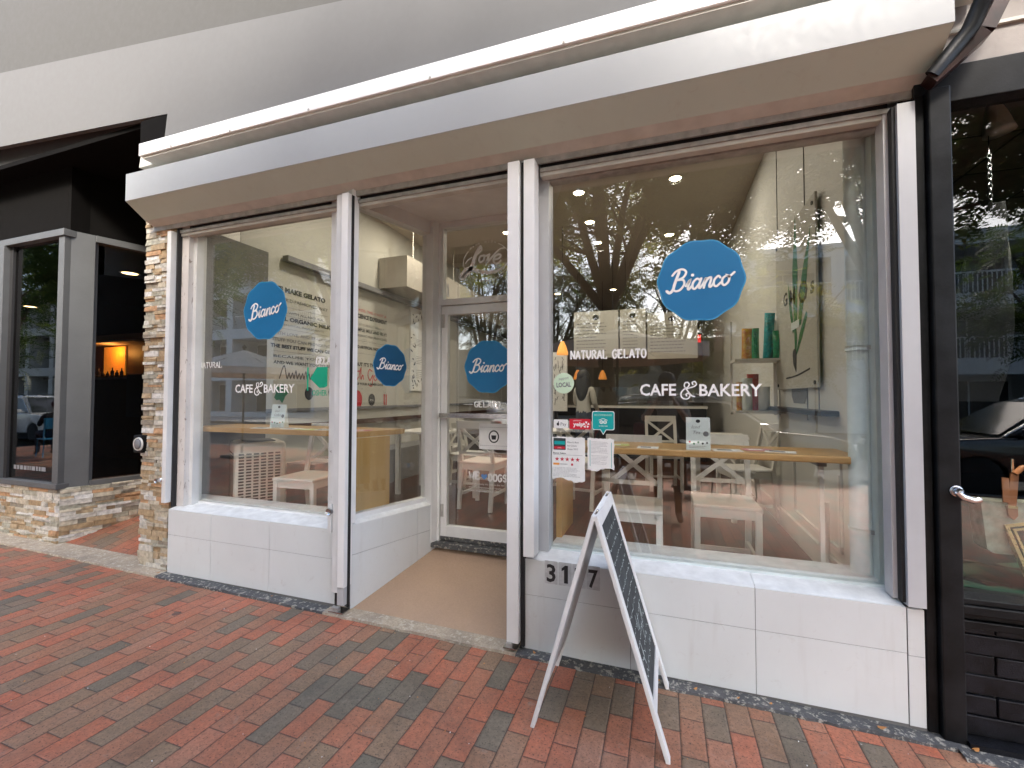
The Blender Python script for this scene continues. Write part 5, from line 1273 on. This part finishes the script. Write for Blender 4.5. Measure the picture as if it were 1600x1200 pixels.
def ball(mb, c, r, m, mx, sub=3, noise=0, seed=0):
    bm = bmesh.new(); bmesh.ops.create_icosphere(bm, subdivisions=sub, radius=1); q = random.Random(seed)
    for v in bm.verts: v.co = Vector((c[0]+v.co.x*r[0], c[1]+v.co.y*r[1], c[2]+v.co.z*r[2]))*1.0
    mb.bm(bm, m, mx, True)
def fingers(J, R_, E, wrist, palm, dirs, curl, side, tag_):
    """five fingers from the palm joint; dirs = finger direction, curl = bend direction, side = across the palm"""
    d, c, s = Vector(dirs).normalized(), Vector(curl).normalized(), Vector(side).normalized(); P = Vector(J[palm])
    for i, (o, l) in enumerate(((-.030, .070), (-.010, .082), (.011, .076), (.031, .060))):
        a = '%sf%d' % (tag_, i); J[a+'a'] = P+s*o+d*.034; J[a+'b'] = P+s*o*1.15+d*(.034+l*.45)+c*l*.20; J[a+'c'] = P+s*o*1.1+d*(.034+l*.62)+c*l*.62
        for k, r in (('a', .0095), ('b', .0088), ('c', .007)): R_[a+k] = r
        E += [(palm, a+'a'), (a+'a', a+'b'), (a+'b', a+'c')]
    a = tag_+'th'; J[a+'a'] = P-s*.034-d*.016+c*.010; J[a+'b'] = P-s*.052+d*.020+c*.03; R_[a+'a'] = .0115; R_[a+'b'] = .0085
    E += [(palm, a+'a'), (a+'a', a+'b')]
def std_face(mb, mx, c, skin, y=-1):
    """eyes, brows, nose, mouth and ears on a head centred at c and looking along y"""
    for sx in (-1, 1):
        ball(mb, (c[0]+sx*.032, c[1]+y*.083, c[2]+.006), (.013, .008, .009), 'white_vinyl', mx, 2); ball(mb, (c[0]+sx*.032, c[1]+y*.090, c[2]+.006), (.006, .003, .006), 'ink', mx, 2)
        ball(mb, (c[0]+sx*.034, c[1]+y*.088, c[2]+.028), (.018, .004, .0035), 'hair', mx, 2); ball(mb, (c[0]+sx*.082, c[1], c[2]-.005), (.012, .020, .030), skin, mx, 2)
    ball(mb, (c[0], c[1]+y*.098, c[2]-.018), (.013, .020, .024), skin, mx, 2); ball(mb, (c[0], c[1]+y*.086, c[2]-.055), (.024, .008, .008), 'maroon_cloth', mx, 2)
# photographer, seen only mirrored in the windows
J = {'pelvis': (.02, 0, .95), 'waist': (.02, .0, 1.10), 'chest': (.02, .01, 1.30), 'neck': (.02, .0, 1.48), 'skull': (.02, .025, 1.585), 'crown': (.02, .02, 1.68),
     'shr': (.19, .0, 1.41), 'elr': (.25, .10, 1.17), 'wrr': (.105, .235, 1.385), 'par': (.085, .24, 1.44), 'shl': (-.15, .0, 1.41), 'ell': (-.24, .11, 1.18), 'wrl': (-.11, .235, 1.385), 'pal': (-.085, .24, 1.44),
     'hir': (.11, 0, .90), 'knr': (.13, .02, .50), 'anr': (.14, -.02, .09), 'tor': (.16, .13, .045), 'hil': (-.07, 0, .90), 'knl': (-.08, .02, .50), 'anl': (-.09, -.02, .09), 'tol': (-.11, .13, .045)}
Rr = {'pelvis': (.15, .11), 'waist': (.13, .095), 'chest': (.16, .11), 'neck': .052, 'skull': (.078, .095), 'crown': (.070, .082), 'shr': .062, 'elr': .045, 'wrr': .028, 'par': (.034, .018), 'shl': .062, 'ell': .045, 'wrl': .028, 'pal': (.034, .018),
      'hir': .095, 'knr': .062, 'anr': .040, 'tor': .036, 'hil': .095, 'knl': .062, 'anl': .040, 'tol': .036}
Eg = [('pelvis', 'waist'), ('waist', 'chest'), ('chest', 'neck'), ('neck', 'skull'), ('skull', 'crown'), ('chest', 'shr'), ('shr', 'elr'), ('elr', 'wrr'), ('wrr', 'par'), ('chest', 'shl'), ('shl', 'ell'), ('ell', 'wrl'), ('wrl', 'pal'),
      ('pelvis', 'hir'), ('hir', 'knr'), ('knr', 'anr'), ('anr', 'tor'), ('pelvis', 'hil'), ('hil', 'knl'), ('knl', 'anl'), ('anl', 'tol')]
fingers(J, Rr, Eg, 'wrr', 'par', (-.55, .0, .83), (-.5, -.2, -.4), (0, 1, 0), 'r'); fingers(J, Rr, Eg, 'wrl', 'pal', (.55, .0, .83), (.5, -.2, -.4), (0, 1, 0), 'l')
def zone1(p):
    if p.z > 1.47: return 'skin'
    if p.z < .085: return 'shoe'
    if p.z < .98: return 'dark_cloth'
    if (p.y > .12 and abs(p.x-.02) < .40 and p.z > 1.14) or abs(p.x-.02) > .25: return 'skin'
    return 'grey_shirt'
def hair1(mb, mx):
    ball(mb, (.02, .005, 1.655), (.098, .112, .10), 'hair', mx, 3); ball(mb, (.02, -.05, 1.56), (.10, .075, .15), 'hair', mx, 3)
PX_, PY_ = 0.0, -2.755
person('person in a grey top holding up a phone, mirrored in the big window', J, Rr, Eg, zone1, hair1, lambda mb, mx: std_face(mb, mx, (.02, .025, 1.60), 'skin', 1), loc=(PX_, PY_, gz(0)))
mb = MB(); mb.box((-.078, -2.474, 1.425), (.074, -2.466, 1.500), 'black_paint', bev=.003); mb.build('phone', None, 'black phone held sideways in both hands by the person in grey', 'phone')
t = thing('shoulder_bag', 'dark shoulder bag hanging at the hip of the person in grey', 'bag', (-.30, -2.76, .95))
mb = MB(); mb.box((-.36, -2.88, .86), (-.24, -2.62, 1.16), 'maroon_cloth', bev=.03); mb.build('bag_body', t)
mb = MB(); mb.tube([(-.27, -2.66, 1.12), (-.24, -2.66, 1.30), (-.17, -2.73, 1.465), (-.22, -2.82, 1.30), (-.28, -2.86, 1.12)], .012, 'dark_cloth', 8); mb.build('strap', t)
# woman standing inside
J2 = {'pelvis': (0, 0, .90), 'waist': (0, 0, 1.03), 'chest': (0, 0, 1.22), 'neck': (0, 0, 1.36), 'skull': (0, -.01, 1.46), 'crown': (0, 0, 1.545), 'shr': (.155, 0, 1.30), 'elr': (.20, -.02, 1.06), 'wrr': (.17, -.16, .90), 'par': (.16, -.21, .87), 'shl': (-.155, 0, 1.30), 'ell': (-.20, -.02, 1.06), 'wrl': (-.17, -.16, .90), 'pal': (-.16, -.21, .87),
      'hir': (.09, 0, .84), 'knr': (.10, -.01, .46), 'anr': (.10, .02, .08), 'tor': (.11, -.11, .04), 'hil': (-.09, 0, .84), 'knl': (-.10, -.01, .46), 'anl': (-.10, .02, .08), 'tol': (-.11, -.11, .04)}
R2_ = dict((k, Rr[k]) for k in J2); E2 = [e for e in Eg if e[0] in J2 and e[1] in J2]
fingers(J2, R2_, E2, 'wrr', 'par', (0, -.9, -.3), (0, 0, -1), (1, 0, 0), 'r'); fingers(J2, R2_, E2, 'wrl', 'pal', (0, -.9, -.3), (0, 0, -1), (-1, 0, 0), 'l')
def zone2(p):
    if p.z > 1.34: return 'skin'
    if p.z < .085: return 'shoe'
    if p.z < .92 and p.y > -.10: return 'denim'
    return 'skin' if p.y < -.10 and p.z > .8 else 'interior_wall'
def hair2(mb, mx):
    ball(mb, (0, .02, 1.51), (.098, .108, .098), 'hair', mx, 3); ball(mb, (0, .055, 1.33), (.125, .07, .25), 'hair', mx, 3)
    ball(mb, (-.085, .0, 1.35), (.045, .06, .18), 'hair', mx, 3); ball(mb, (.085, .0, 1.35), (.045, .06, .18), 'hair', mx, 3)
person('person with long dark hair in a pale top standing under the orange pendants', J2, R2_, E2, zone2, hair2, lambda mb, mx: std_face(mb, mx, (0, -.01, 1.475), 'skin', -1), loc=(-1.25, 4.75, FZ), rz=R(150))
# seated person outdoors on a blue chair, mirrored in the dark bar window
J3 = {'pelvis': (0, 0, .50), 'waist': (0, .02, .64), 'chest': (.02, .06, .84), 'neck': (.05, .0, 1.0), 'skull': (.06, -.03, 1.11), 'crown': (.06, -.02, 1.195), 'shr': (.18, .04, .93), 'elr': (.24, -.06, .70), 'wrr': (.16, -.28, .74), 'par': (.12, -.33, .755), 'shl': (-.15, .04, .93), 'ell': (-.21, -.06, .70), 'wrl': (-.13, -.28, .74), 'pal': (-.09, -.33, .755),
      'hir': (.10, -.05, .50), 'knr': (.12, -.46, .52), 'anr': (.13, -.44, .09), 'tor': (.14, -.57, .045), 'hil': (-.10, -.05, .50), 'knl': (-.12, -.46, .52), 'anl': (-.13, -.44, .09), 'tol': (-.14, -.57, .045)}
R3_ = dict((k, Rr[k]) for k in J3); R3_['pelvis'] = (.15, .12); E3 = list(E2[:0])+[e for e in Eg if e[0] in J3 and e[1] in J3]
fingers(J3, R3_, E3, 'wrr', 'par', (-.4, -.9, 0), (0, 0, -1), (.9, -.4, 0), 'r'); fingers(J3, R3_, E3, 'wrl', 'pal', (.4, -.9, 0), (0, 0, -1), (-.9, -.4, 0), 'l')
def zone3(p):
    if p.z > .99 or (p.y < -.22 and p.z > .68): return 'dark_skin'
    if p.z < .085: return 'shoe'
    return 'denim' if p.z < .60 else 'dark_cloth'
def cap3(mb, mx):
    ball(mb, (.06, -.02, 1.165), (.10, .112, .085), 'maroon_cloth', mx, 3); ball(mb, (.06, -.13, 1.15), (.075, .075, .012), 'maroon_cloth', mx, 2)
SPX, SPY = -12.9, -3.3
person('person in a dark top and maroon cap sitting outdoors on a blue chair', J3, R3_, E3, zone3, cap3, lambda mb, mx: std_face(mb, mx, (.06, -.03, 1.12), 'dark_skin', -1), loc=(SPX, SPY, gz(SPX)), rz=R(-80))
def street_chair(x, y, rz, label):
    z = gz(x); t = thing('street_chair', label, 'chair', (x, y, z), rz, 'blue chairs on the pavement')
    mx = Matrix.Translation((x, y, z)) @ Matrix.Rotation(rz, 4, 'Z')
    mb = MB(); mb.box((-.21, -.21, .385), (.21, .21, .41), 'blue_seat', mx, bev=.008); mb.build('seat', t)
    mb = MB(); mb.box((-.21, .205, .62), (.21, .225, .86), 'blue_seat', mx, bev=.006)
    for sx in (-.2, .2): mb.tube([tuple(mx @ Vector((sx, .20, .40))), tuple(mx @ Vector((sx, .225, .84)))], .011, 'blue_seat', 8)
    mb.build('backrest', t)
    for sx in (-.19, .19):
        for sy in (-.19, .19): mb = MB(); mb.tube([tuple(mx @ Vector((sx, sy, .39))), tuple(mx @ Vector((sx*1.1, sy*1.1, 0)))], .011, 'blue_seat', 8); mb.build('leg', t)
street_chair(SPX, SPY, R(-80), 'light blue metal chair under the seated person in the maroon cap')
t = thing('street_table', 'small round dark table in front of the seated person', 'table', (-12.25, -3.45, gz(-12)))
mb = MB(); mb.lathe([(0, .735), (.33, .735), (.33, .71), (0, .71)], 'dark_metal', 28, Matrix.Translation((-12.25, -3.42, gz(-12)))); mb.build('table_top', t)
mb = MB(); mb.lathe([(.2, 0), (.2, .02), (.03, .05), (.025, .71), (0, .71)], 'dark_metal', 20, Matrix.Translation((-12.25, -3.42, gz(-12)))); mb.build('pedestal', t)

# ================================================================== THE STREET BEHIND THE CAMERA (mirrored in the glass)
def tree(label, x, y, h_fork, cz_, rx, ry, rz_, n_fronds, seed, lm='leaf', lean=(0, 0), leaf=1.0, zb=None, gap=.0):
    q = random.Random(seed); z0 = gz(x) if zb is None else zb
    t = thing('street_tree', label, 'tree', (x, y, z0), 0, 'trees along the street')
    tr = MB(); fork = Vector((x+lean[0], y+lean[1], z0+h_fork))
    r0 = .15 if rx > 2 else .10
    tr.tube([(x, y, z0-.1), (x+lean[0]*.2+.05, y, z0+h_fork*.4), (x+lean[0]*.7-.05, y+lean[1]*.6, z0+h_fork*.75), tuple(fork)], [r0*1.35, r0, r0*.9, r0*.95], 'bark', 12)
    cen = Vector((x+lean[0], y+lean[1], z0+cz_)); tips = []
    for k in range(9):
        a = 2*math.pi*k/9+q.uniform(-.3, .3); e = q.uniform(.15, 1.25); rr = q.uniform(.6, .92)
        end = cen+Vector((rx*math.cos(a)*math.cos(e)*rr, ry*math.sin(a)*math.cos(e)*rr, rz_*math.sin(e)*rr*.9))
        mid = fork.lerp(end, .45)+Vector((q.uniform(-.3, .3), q.uniform(-.3, .3), .25*rz_))
        path = catmull([fork, mid, end], 5); tr.tube(path, [r0*.62*(1-.86*i/(len(path)-1)) for i in range(len(path))], 'bark', 7); tips.append(path)
        for b in range(4):
            s_ = path[q.randint(3, len(path)-2)]; e2 = s_+Vector((q.uniform(-1, 1)*rx*.4, q.uniform(-1, 1)*ry*.4, q.uniform(-.1, .5)*rz_)); tr.tube([s_, s_.lerp(e2, .5)+Vector((0, 0, .12)), e2], [r0*.22, r0*.14, r0*.05], 'bark', 5)
    tr.build('trunk', t)
    cr = MB(); vs = []; fs = []
    clumps = [(q.uniform(0, 6.28), math.asin(q.uniform(-.9, 1)), q.uniform(.45, 1)) for _ in range(60)]
    for i in range(n_fronds):
        ca, ce, cr_ = q.choice(clumps)
        a = ca+q.gauss(0, .38); e = max(-1.2, min(1.55, ce+q.gauss(0, .30))); k = min(1.04, cr_*(.75+.3*q.random()))
        p = cen+Vector((rx*math.cos(a)*math.cos(e)*k, ry*math.sin(a)*math.cos(e)*k, rz_*math.sin(e)*k))
        d = Vector((math.cos(a)+q.gauss(0, .7), math.sin(a)+q.gauss(0, .7), q.uniform(-.7, .35))).normalized()
        sd = d.cross(Vector((q.gauss(0, .5), q.gauss(0, .5), 1))).normalized(); up = sd.cross(d)
        L = q.uniform(.32, .58)*leaf; m_ = 7
        for j in range(m_):
            f = (j+.6)/m_; c = p+d*L*f-Vector((0, 0, L*.28*f*f)); ll = L*.36*(1-.6*abs(f-.45)); w = ll*.34
            for s_ in (-1, 1):
                ax = (sd*s_*.85+d*.45+up*q.uniform(-.25, .25)).normalized(); wv = d.cross(ax).cross(ax).normalized()*w*.5; wv = ax.cross(up).normalized()*w*.5
                b = len(vs); vs += [c, c+ax*ll*.5+wv, c+ax*ll, c+ax*ll*.5-wv]; fs.append((b, b+1, b+2, b+3))
    cr.add(vs, fs, lm); cr.build('crown', t); return t
tree('broad tree with forked dark trunk at the kerb behind the beige parasol', -1.05, -5.7, 3.0, 5.75, 3.9, 2.75, 2.2, 4400, 11, 'leaf', (.05, .1))
tree('broad tree at the kerb in front of the dark bar', -7.4, -5.7, 2.7, 5.6, 3.9, 2.75, 2.2, 3600, 12, 'leaf', (.2, 0))
tree('broad tree placed at the kerb by the black boutique to shade the shop front', 3.6, -5.8, 2.8, 5.95, 4.0, 2.75, 2.2, 4000, 13, 'leaf_dark', (-.2, 0))  # added tree, crown placed and sized to shade the shop's right half
tree('broad tree added at the kerb left of the white parasol to darken the bar panes', -14.5, -5.7, 2.4, 5.2, 3.9, 2.75, 2.6, 2400, 21, 'leaf_dark', (0, 0))  # added so the bar panes mirror dark foliage instead of bright sky
tree('broad tree added farthest left along the kerb to darken the bar panes', -22, -5.9, 2.2, 4.9, 4.2, 2.75, 2.9, 2200, 22, 'leaf_dark', (0, 0))  # second added tree keeping sky out of the bar panes
tree('dense yellowish tree across the road behind the dark sedan', 4.2, -16.4, 1.8, 3.9, 3.0, 2.6, 2.2, 1100, 14, 'leaf_yellow', (0, 0), 1.25, -.02)
tree('yellowish tree across the road before the balcony building', -14.5, -16.6, 1.8, 4.6, 3.3, 2.6, 2.9, 900, 15, 'leaf_yellow', (0, 0), 1.25, -.02)
tree('dark tree across the road opposite the glass door', -4.8, -16.8, 2.2, 5.6, 3.8, 2.6, 3.6, 1500, 16, 'leaf_dark', (0, 0), 1.25, -.02)
tree('tall dark tree added across the road to darken the glass door reflection', -8.6, -16.8, 2.4, 7.0, 3.6, 2.6, 4.6, 1900, 24, 'leaf_dark', (0, 0), 1.3, -.02)  # added to block the mirrored sky behind the door and transom lettering
tree('yellowish tree across the road between the low shop and the wall', .3, -17.2, 2.0, 5.3, 3.8, 2.4, 3.6, 1500, 18, 'leaf_yellow', (0, 0), 1.25, -.02)
tree('dark green tree across the road opposite the boutique', 12.0, -16.2, 2.2, 5.0, 3.4, 2.6, 2.9, 900, 17, 'leaf_dark', (0, 0), 1.25, -.02)

def parasol(x, y, half, zv, zt, val, m, label, pole, mark=False):
    z0 = gz(x); t = thing('parasol', label, 'parasol', (x, y, z0), 0, 'parasols over the pavement tables')
    mb = MB(); n = 8; vs = [(x, y, zt)]; fs = []
    ring = []
    for k in range(n):
        a = 2*math.pi*(k+.5)/n; ring.append((x+half*math.cos(a)/math.cos(math.pi/n), y+half*math.sin(a)/math.cos(math.pi/n)))
    for k in range(n): vs.append(((ring[k][0]+x)/2, (ring[k][1]+y)/2, (zt+zv)/2-.04))
    for k in range(n): vs.append((ring[k][0], ring[k][1], zv))
    for k in range(n): vs.append((ring[k][0]*1.0, ring[k][1], zv-val+.012*math.sin(k*2.1)))
    for k in range(n):
        k2 = (k+1) % n; fs += [(0, 1+k, 1+k2), (1+k, 1+n+k, 1+n+k2, 1+k2), (1+n+k, 1+2*n+k, 1+2*n+k2, 1+n+k2)]
    mb.add(vs, fs, m); o = mb.build('canopy', t)
    o.modifiers.new('cloth_thickness', 'SOLIDIFY').thickness = .004
    mb = MB(); mb.tube([(x, y, z0), (x, y, zt+.06)], .024, pole, 12); mb.lathe([(.0, .10), (.05, .04), (.02, 0)], pole, 12, Matrix.Translation((x, y, zt+.02))); mb.build('pole', t)
    for k in range(n):
        mb = MB(); mb.tube([(x+.03, y, zt-.06), (ring[k][0], ring[k][1], zv-.02)], .008, pole, 6); mb.build('rib', t)
    mb = MB(); mb.box((x-.3, y-.3, z0), (x+.3, y+.3, z0+.07), 'concrete', bev=.01); mb.build('base', t)
    if mark:
        mb = MB(); f = .52; zm = zv+(zt-zv)*.40-.02
        up = Vector((0, -half*.5, (zt-zv)*.5+.02)).normalized(); mx = frame((x, y+half*.62, zm+.035), (-1, 0, 0), up); disc(mb, 0, 0, .40, .16, 'parasol_mark', mx, .003, 30); mb.build('printed_oval', o)
parasol(-.80, -5.25, 1.45, 2.32, 2.68, .22, 'parasol_beige', 'beige parasol with a dark oval print, standing by the forked tree', 'dark_metal', True)
parasol(-8.9, -4.6, 1.45, 2.05, 2.50, .14, 'parasol_white', 'white parasol standing on the pavement near the dark bar', 'dark_metal')
def bistro(x, y, label):
    z = gz(x); t = thing('street_table', label, 'table', (x, y, z), 0, 'tables under the parasols')
    mb = MB(); mb.lathe([(0, .74), (.36, .74), (.36, .715), (0, .715)], 'dark_metal', 28, Matrix.Translation((x, y, z))); mb.build('table_top', t)
    mb = MB(); mb.lathe([(.22, 0), (.22, .02), (.03, .05), (.025, .715), (0, .715)], 'dark_metal', 20, Matrix.Translation((x, y, z))); mb.build('pedestal', t)
bistro(.3, -4.9, 'round dark table under the beige parasol')
def wire_chair(x, y, rz, label):
    z = gz(x); t = thing('street_chair', label, 'chair', (x, y, z), rz, 'dark wire chairs on the pavement'); mx = Matrix.Translation((x, y, z)) @ Matrix.Rotation(rz, 4, 'Z')
    W = lambda *p: tuple(mx @ Vector(p))
    mb = MB()
    for k in range(9): mb.tube([W(-.2, -.2+k*.05, .44), W(.2, -.2+k*.05, .44)], .006, 'dark_metal', 6)
    mb.tube([W(-.2, -.2, .44), W(-.2, .2, .44)], .010, 'dark_metal', 6); mb.tube([W(.2, -.2, .44), W(.2, .2, .44)], .010, 'dark_metal', 6); mb.build('seat', t)
    mb = MB()
    for k in range(8): mb.tube([W(-.18+k*.051, .2, .46), W(-.18+k*.051, .25, .84)], .005, 'dark_metal', 6)
    mb.tube([W(-.2, .19, .44), W(-.2, .255, .86), W(.2, .255, .86), W(.2, .19, .44)], .010, 'dark_metal', 8); mb.build('backrest', t)
    for sx in (-.19, .19):
        for sy in (-.19, .19): mb = MB(); mb.tube([W(sx, sy, .44), W(sx*1.1, sy*1.15, 0)], .010, 'dark_metal', 6); mb.build('leg', t)
wire_chair(.95, -4.55, R(150), 'dark wire chair turned to the window beside the round table'); wire_chair(-.35, -5.0, R(-80), 'dark wire chair under the middle of the beige parasol')

def car(label, x, y, paint, flip=False, L=4.5, H=1.5, suv=True):
    z0 = -.15; t = thing('parked_car', label, 'car', (x, y, z0), math.pi if flip else 0, 'cars parked along the kerb')
    mx = Matrix.Translation((x, y, z0)) @ Matrix.Rotation(math.pi if flip else 0, 4, 'Z'); hw = .88; k = L/4.5
    # stations of half outline lofted across: lower body
    def loft(prof_in, prof_out, m, sm=True):
        bm = bmesh.new(); rows = []
        for (yy, prof) in ((-hw, prof_out), (-hw*.93, prof_in), (hw*.93, prof_in), (hw, prof_out)):
            rows.append([bm.verts.new((px*k, yy, pz)) for px, pz in prof])
        n = len(prof_in)
        for a, b in zip(rows[:-1], rows[1:]):
            for i in range(n): bm.faces.new([a[i], a[(i+1) % n], b[(i+1) % n], b[i]])
        bm.faces.new(rows[0][::-1]); bm.faces.new(rows[-1]); bmesh.ops.recalc_face_normals(bm, faces=bm.faces[:])
        bmesh.ops.bevel(bm, geom=[e for e in bm.edges], offset=.03, segments=2, affect='EDGES', profile=.6); return bm
    def arch(cx, r=.37, n=7): return [(cx-r*math.cos(math.pi*i/(n-1)), .30+r*math.sin(math.pi*i/(n-1))) for i in range(n)]
    bz = .98 if suv else .88
    low = [(-2.2, .35)]+arch(-1.42)+arch(1.30)+[(2.2, .35), (2.25, .62), (2.18, .80), (1.9, .90), (1.0, bz), (-2.1, bz+.04), (-2.24, .80)]
    mid = [(a*.995, b) for a, b in low]
    mb = MB(); mb.bm(loft(low, mid, paint), paint, mx, True); body = mb.build('body', t)
    rt = 1.58 if suv else 1.40; rt = H
    def cab(y_lo, y_hi, prof): pass
    cb = [(-2.08, bz), (1.05, bz), (.25, rt-.05), (-.1, rt), (-1.55, rt-.02), (-1.95, rt-.12)]
    bm = bmesh.new(); rows = []
    for sy in (-1, 1): rows.append([bm.verts.new((px*k, sy*(hw*.95 if pz < bz+.01 else hw*.74), pz)) for px, pz in cb])
    n = len(cb)
    for i in range(n): bm.faces.new([rows[0][i], rows[0][(i+1) % n], rows[1][(i+1) % n], rows[1][i]])
    bm.faces.new(rows[0][::-1]); bm.faces.new(rows[1]); bmesh.ops.recalc_face_normals(bm, faces=bm.faces[:]); bmesh.ops.bevel(bm, geom=bm.edges[:], offset=.035, segments=3, affect='EDGES')
    mb = MB(); mb.bm(bm, paint, mx, True); mb.build('roof', t)
    # side windows, windscreens
    def sidewin(px0, px1, px2, px3, sy):
        zt = rt-.10; zb_ = bz+.03; f = lambda z: (hw*.95+(hw*.74-hw*.95)*(z-bz)/(rt-bz))+.004
        return [(px0*k, sy*f(zb_), zb_), (px1*k, sy*f(zb_), zb_), (px2*k, sy*f(zt), zt), (px3*k, sy*f(zt), zt)]
    for sy in (-1, 1):
        for w in ((-.42, .92, .22, -.42), (-1.35, -.50, -.50, -1.35), (-1.95, -1.43, -1.43, -1.80)):
            mb = MB(); vs = sidewin(*w, sy); inn = [(a, b-sy*.02, c) for a, b, c in vs]
            mb.add(vs+inn, [(0, 1, 2, 3), (0, 1, 5, 4), (1, 2, 6, 5), (2, 3, 7, 6), (3, 0, 4, 7)], 'car_glass', False, mx); mb.build('window', t)
        mb = MB(); mb.tube([tuple(mx @ Vector(p)) for p in [(-1.95*k, sy*hw*.80, rt-.13), (-1.2*k, sy*hw*.775, rt-.075), (-.2*k, sy*hw*.775, rt-.075), (.25*k, sy*hw*.79, rt-.11), (.98*k, sy*hw*.955, bz+.02)]], .010, 'chrome', 6); mb.build('window_trim', t)
        if suv:
            mb = MB(); mb.tube([tuple(mx @ Vector(p)) for p in [(-1.75*k, sy*hw*.62, rt-.02), (-1.6*k, sy*hw*.62, rt+.05), (-.2*k, sy*hw*.62, rt+.06), (.05*k, sy*hw*.62, rt-.01)]], .018, 'chrome' if paint == 'car_black' else 'dark_metal', 8); mb.build('roof_rail', t)
        mb = MB(); mb.box((.70*k, sy*(hw+.16)-.08, bz+.02), (.86*k, sy*(hw+.16)+.08, bz+.15), paint, mx, bev=.025); mb.box((.74*k, min(sy*hw*.9, sy*(hw+.1)), bz+.05), (.80*k, max(sy*hw*.9, sy*(hw+.1)), bz+.08), paint, mx); mb.build('mirror', t)
        mb = MB(); mb.box((2.08*k, sy*.72-.14, .66), (2.24*k, sy*.72+.14, .78), 'head_lamp', mx, bev=.02); mb.build('headlight', t)
        mb = MB(); mb.box((-2.26*k, sy*.74-.11, .74), (-2.10*k, sy*.74+.11, .98), 'tail_lamp', mx, bev=.02); mb.build('tail_light', t)
        for wx in (-1.42, 1.30):
            mw = mx @ Matrix.Translation((wx*k, sy*(hw-.12), .33)) @ Matrix.Rotation(-sy*math.pi/2, 4, 'X')
            mb = MB(); mb.lathe([(.20, -.09), (.31, -.10), (.33, -.06), (.33, .07), (.31, .11), (.21, .11)], 'tyre', 28, mw); wt = mb.build('wheel', t)
            mb = MB(); mb.lathe([(.21, .10), (.20, .07), (.06, .06), (.05, .10), (0, .10)], 'chrome', 10, mw); mb.build('rim', wt)
    for pts in ([(1.0, bz+.03), (.30, rt-.07)], [(-2.04, bz+.06), (-1.94, rt-.16)]):
        (xa, za), (xb, zb_) = pts; s_ = .012 if xa > 0 else -.012
        mb = MB(); vs = [(xa*k+s_, -hw*.86, za+.01), (xa*k+s_, hw*.86, za+.01), (xb*k+s_, hw*.66, zb_+.01), (xb*k+s_, -hw*.66, zb_+.01)]; inn = [(a-s_*2, b, c-.02) for a, b, c in vs]
        mb.add(vs+inn, [(0, 1, 2, 3), (0, 1, 5, 4), (1, 2, 6, 5), (2, 3, 7, 6), (3, 0, 4, 7)], 'car_glass', False, mx); mb.build('windscreen', t)
    return t
car('dark car parked at the kerb behind the iced tea card reflection', .9, -7.45, 'car_black', False, 4.6, 1.60)
car('dark car with bright roof rails mirrored in the black boutique window', 6.1, -7.4, 'car_black', True, 4.7, 1.60)
car('white car parked at the kerb in front of the dark bar', -22.4, -7.4, 'car_white', False, 4.6, 1.62)
car('white car parked across from the left window', -6.3, -7.45, 'car_white', True, 4.5, 1.55)

# buildings across the road
def block(name, label, x0, x1, y, depth, h, storeys, m, balc, seed):
    """front wall faces +y at y; real recesses for loggias and windows"""
    t = thing(name, label, 'building', ((x0+x1)/2, y-depth/2, 0)); q = random.Random(seed)
    W = MB(); sh = h/storeys; bays = max(2, int((x1-x0)/3.4)); bw = (x1-x0)/bays
    W.box((x0, y-depth, -.1), (x1, y-2.0, h), m); W.box((x0-.1, y-depth-.1, h), (x1+.1, y+.1, h+.25), m)
    for s_ in range(storeys+1): W.box((x0, y-2.0, s_*sh-(.35 if s_ else .1)), (x1, y, s_*sh+(.35 if s_ < storeys else 0)), m)
    for b in range(bays+1): W.box((x0+b*bw-.28 if b else x0, y-2.0, .35), (x0+b*bw+.28 if b < bays else x1, y-.012, h-.35), m)
    W.build('wall', t)
    for s_ in range(storeys):
        for b in range(bays):
            xa, xb = x0+b*bw+.28, x0+(b+1)*bw-.28; za, zb_ = s_*sh+.35, (s_+1)*sh-.35
            mb = MB(); mb.box((xa+.15, y-1.97, za), (xb-.15, y-1.93, zb_-.25), 'window_dark'); o = mb.build('window', t)
            mb = MB(); c = (xa+xb)/2; mb.box((c-.03, y-1.93, za), (c+.03, y-1.90, zb_-.25), 'building_white'); mb.build('frame', o)
            if s_ and balc:
                mb = MB(); mb.box((xa, y-.10, za+.85), (xb, y-.04, za+.92), 'building_white')
                nb = int((xb-xa)/.16)
                for i in range(nb): mb.box((xa+.05+i*.16, y-.09, za), (xa+.08+i*.16, y-.05, za+.85), 'building_white')
                mb.build('railing', t)
    return t
block('apartment_building', 'white apartment building with recessed balconies far left across the road', -44, -21.4, -20, 12, 11.6, 4, 'building_white', True, 1)
block('apartment_building', 'pale building with railed balconies far right across the road', 4.0, 26, -21.5, 12, 8.4, 3, 'building_white', True, 2)
block('low_building', 'low beige shop building across the road between the two apartment houses', -20.0, 3.4, -21.5, 10, 4.2, 1, 'building_beige', False, 3)
block('added_building', 'long beige building added far left along the road to hide mirrored sky', -95, -46, -20, 12, 10.5, 3, 'building_beige', False, 4)  # added backdrop blocking low sky from the bar pane reflections
mb = MB()
for k in range(4):
    xa = -3+k*3.0; mb.box((xa+.05, -19.2, -.02), (xa+2.95, -19.0, 2.35), 'building_white')
    for i in range(12): mb.box((xa+.15, -19.0, .1+i*.18), (xa+2.85, -18.985, .24+i*.18), 'building_white')
mb.box((-3.1, -19.25, 2.35), (9.1, -18.95, 2.55), 'building_white'); mb.build('garden_wall', None, 'low white panelled wall across the road behind the parked cars', 'wall')
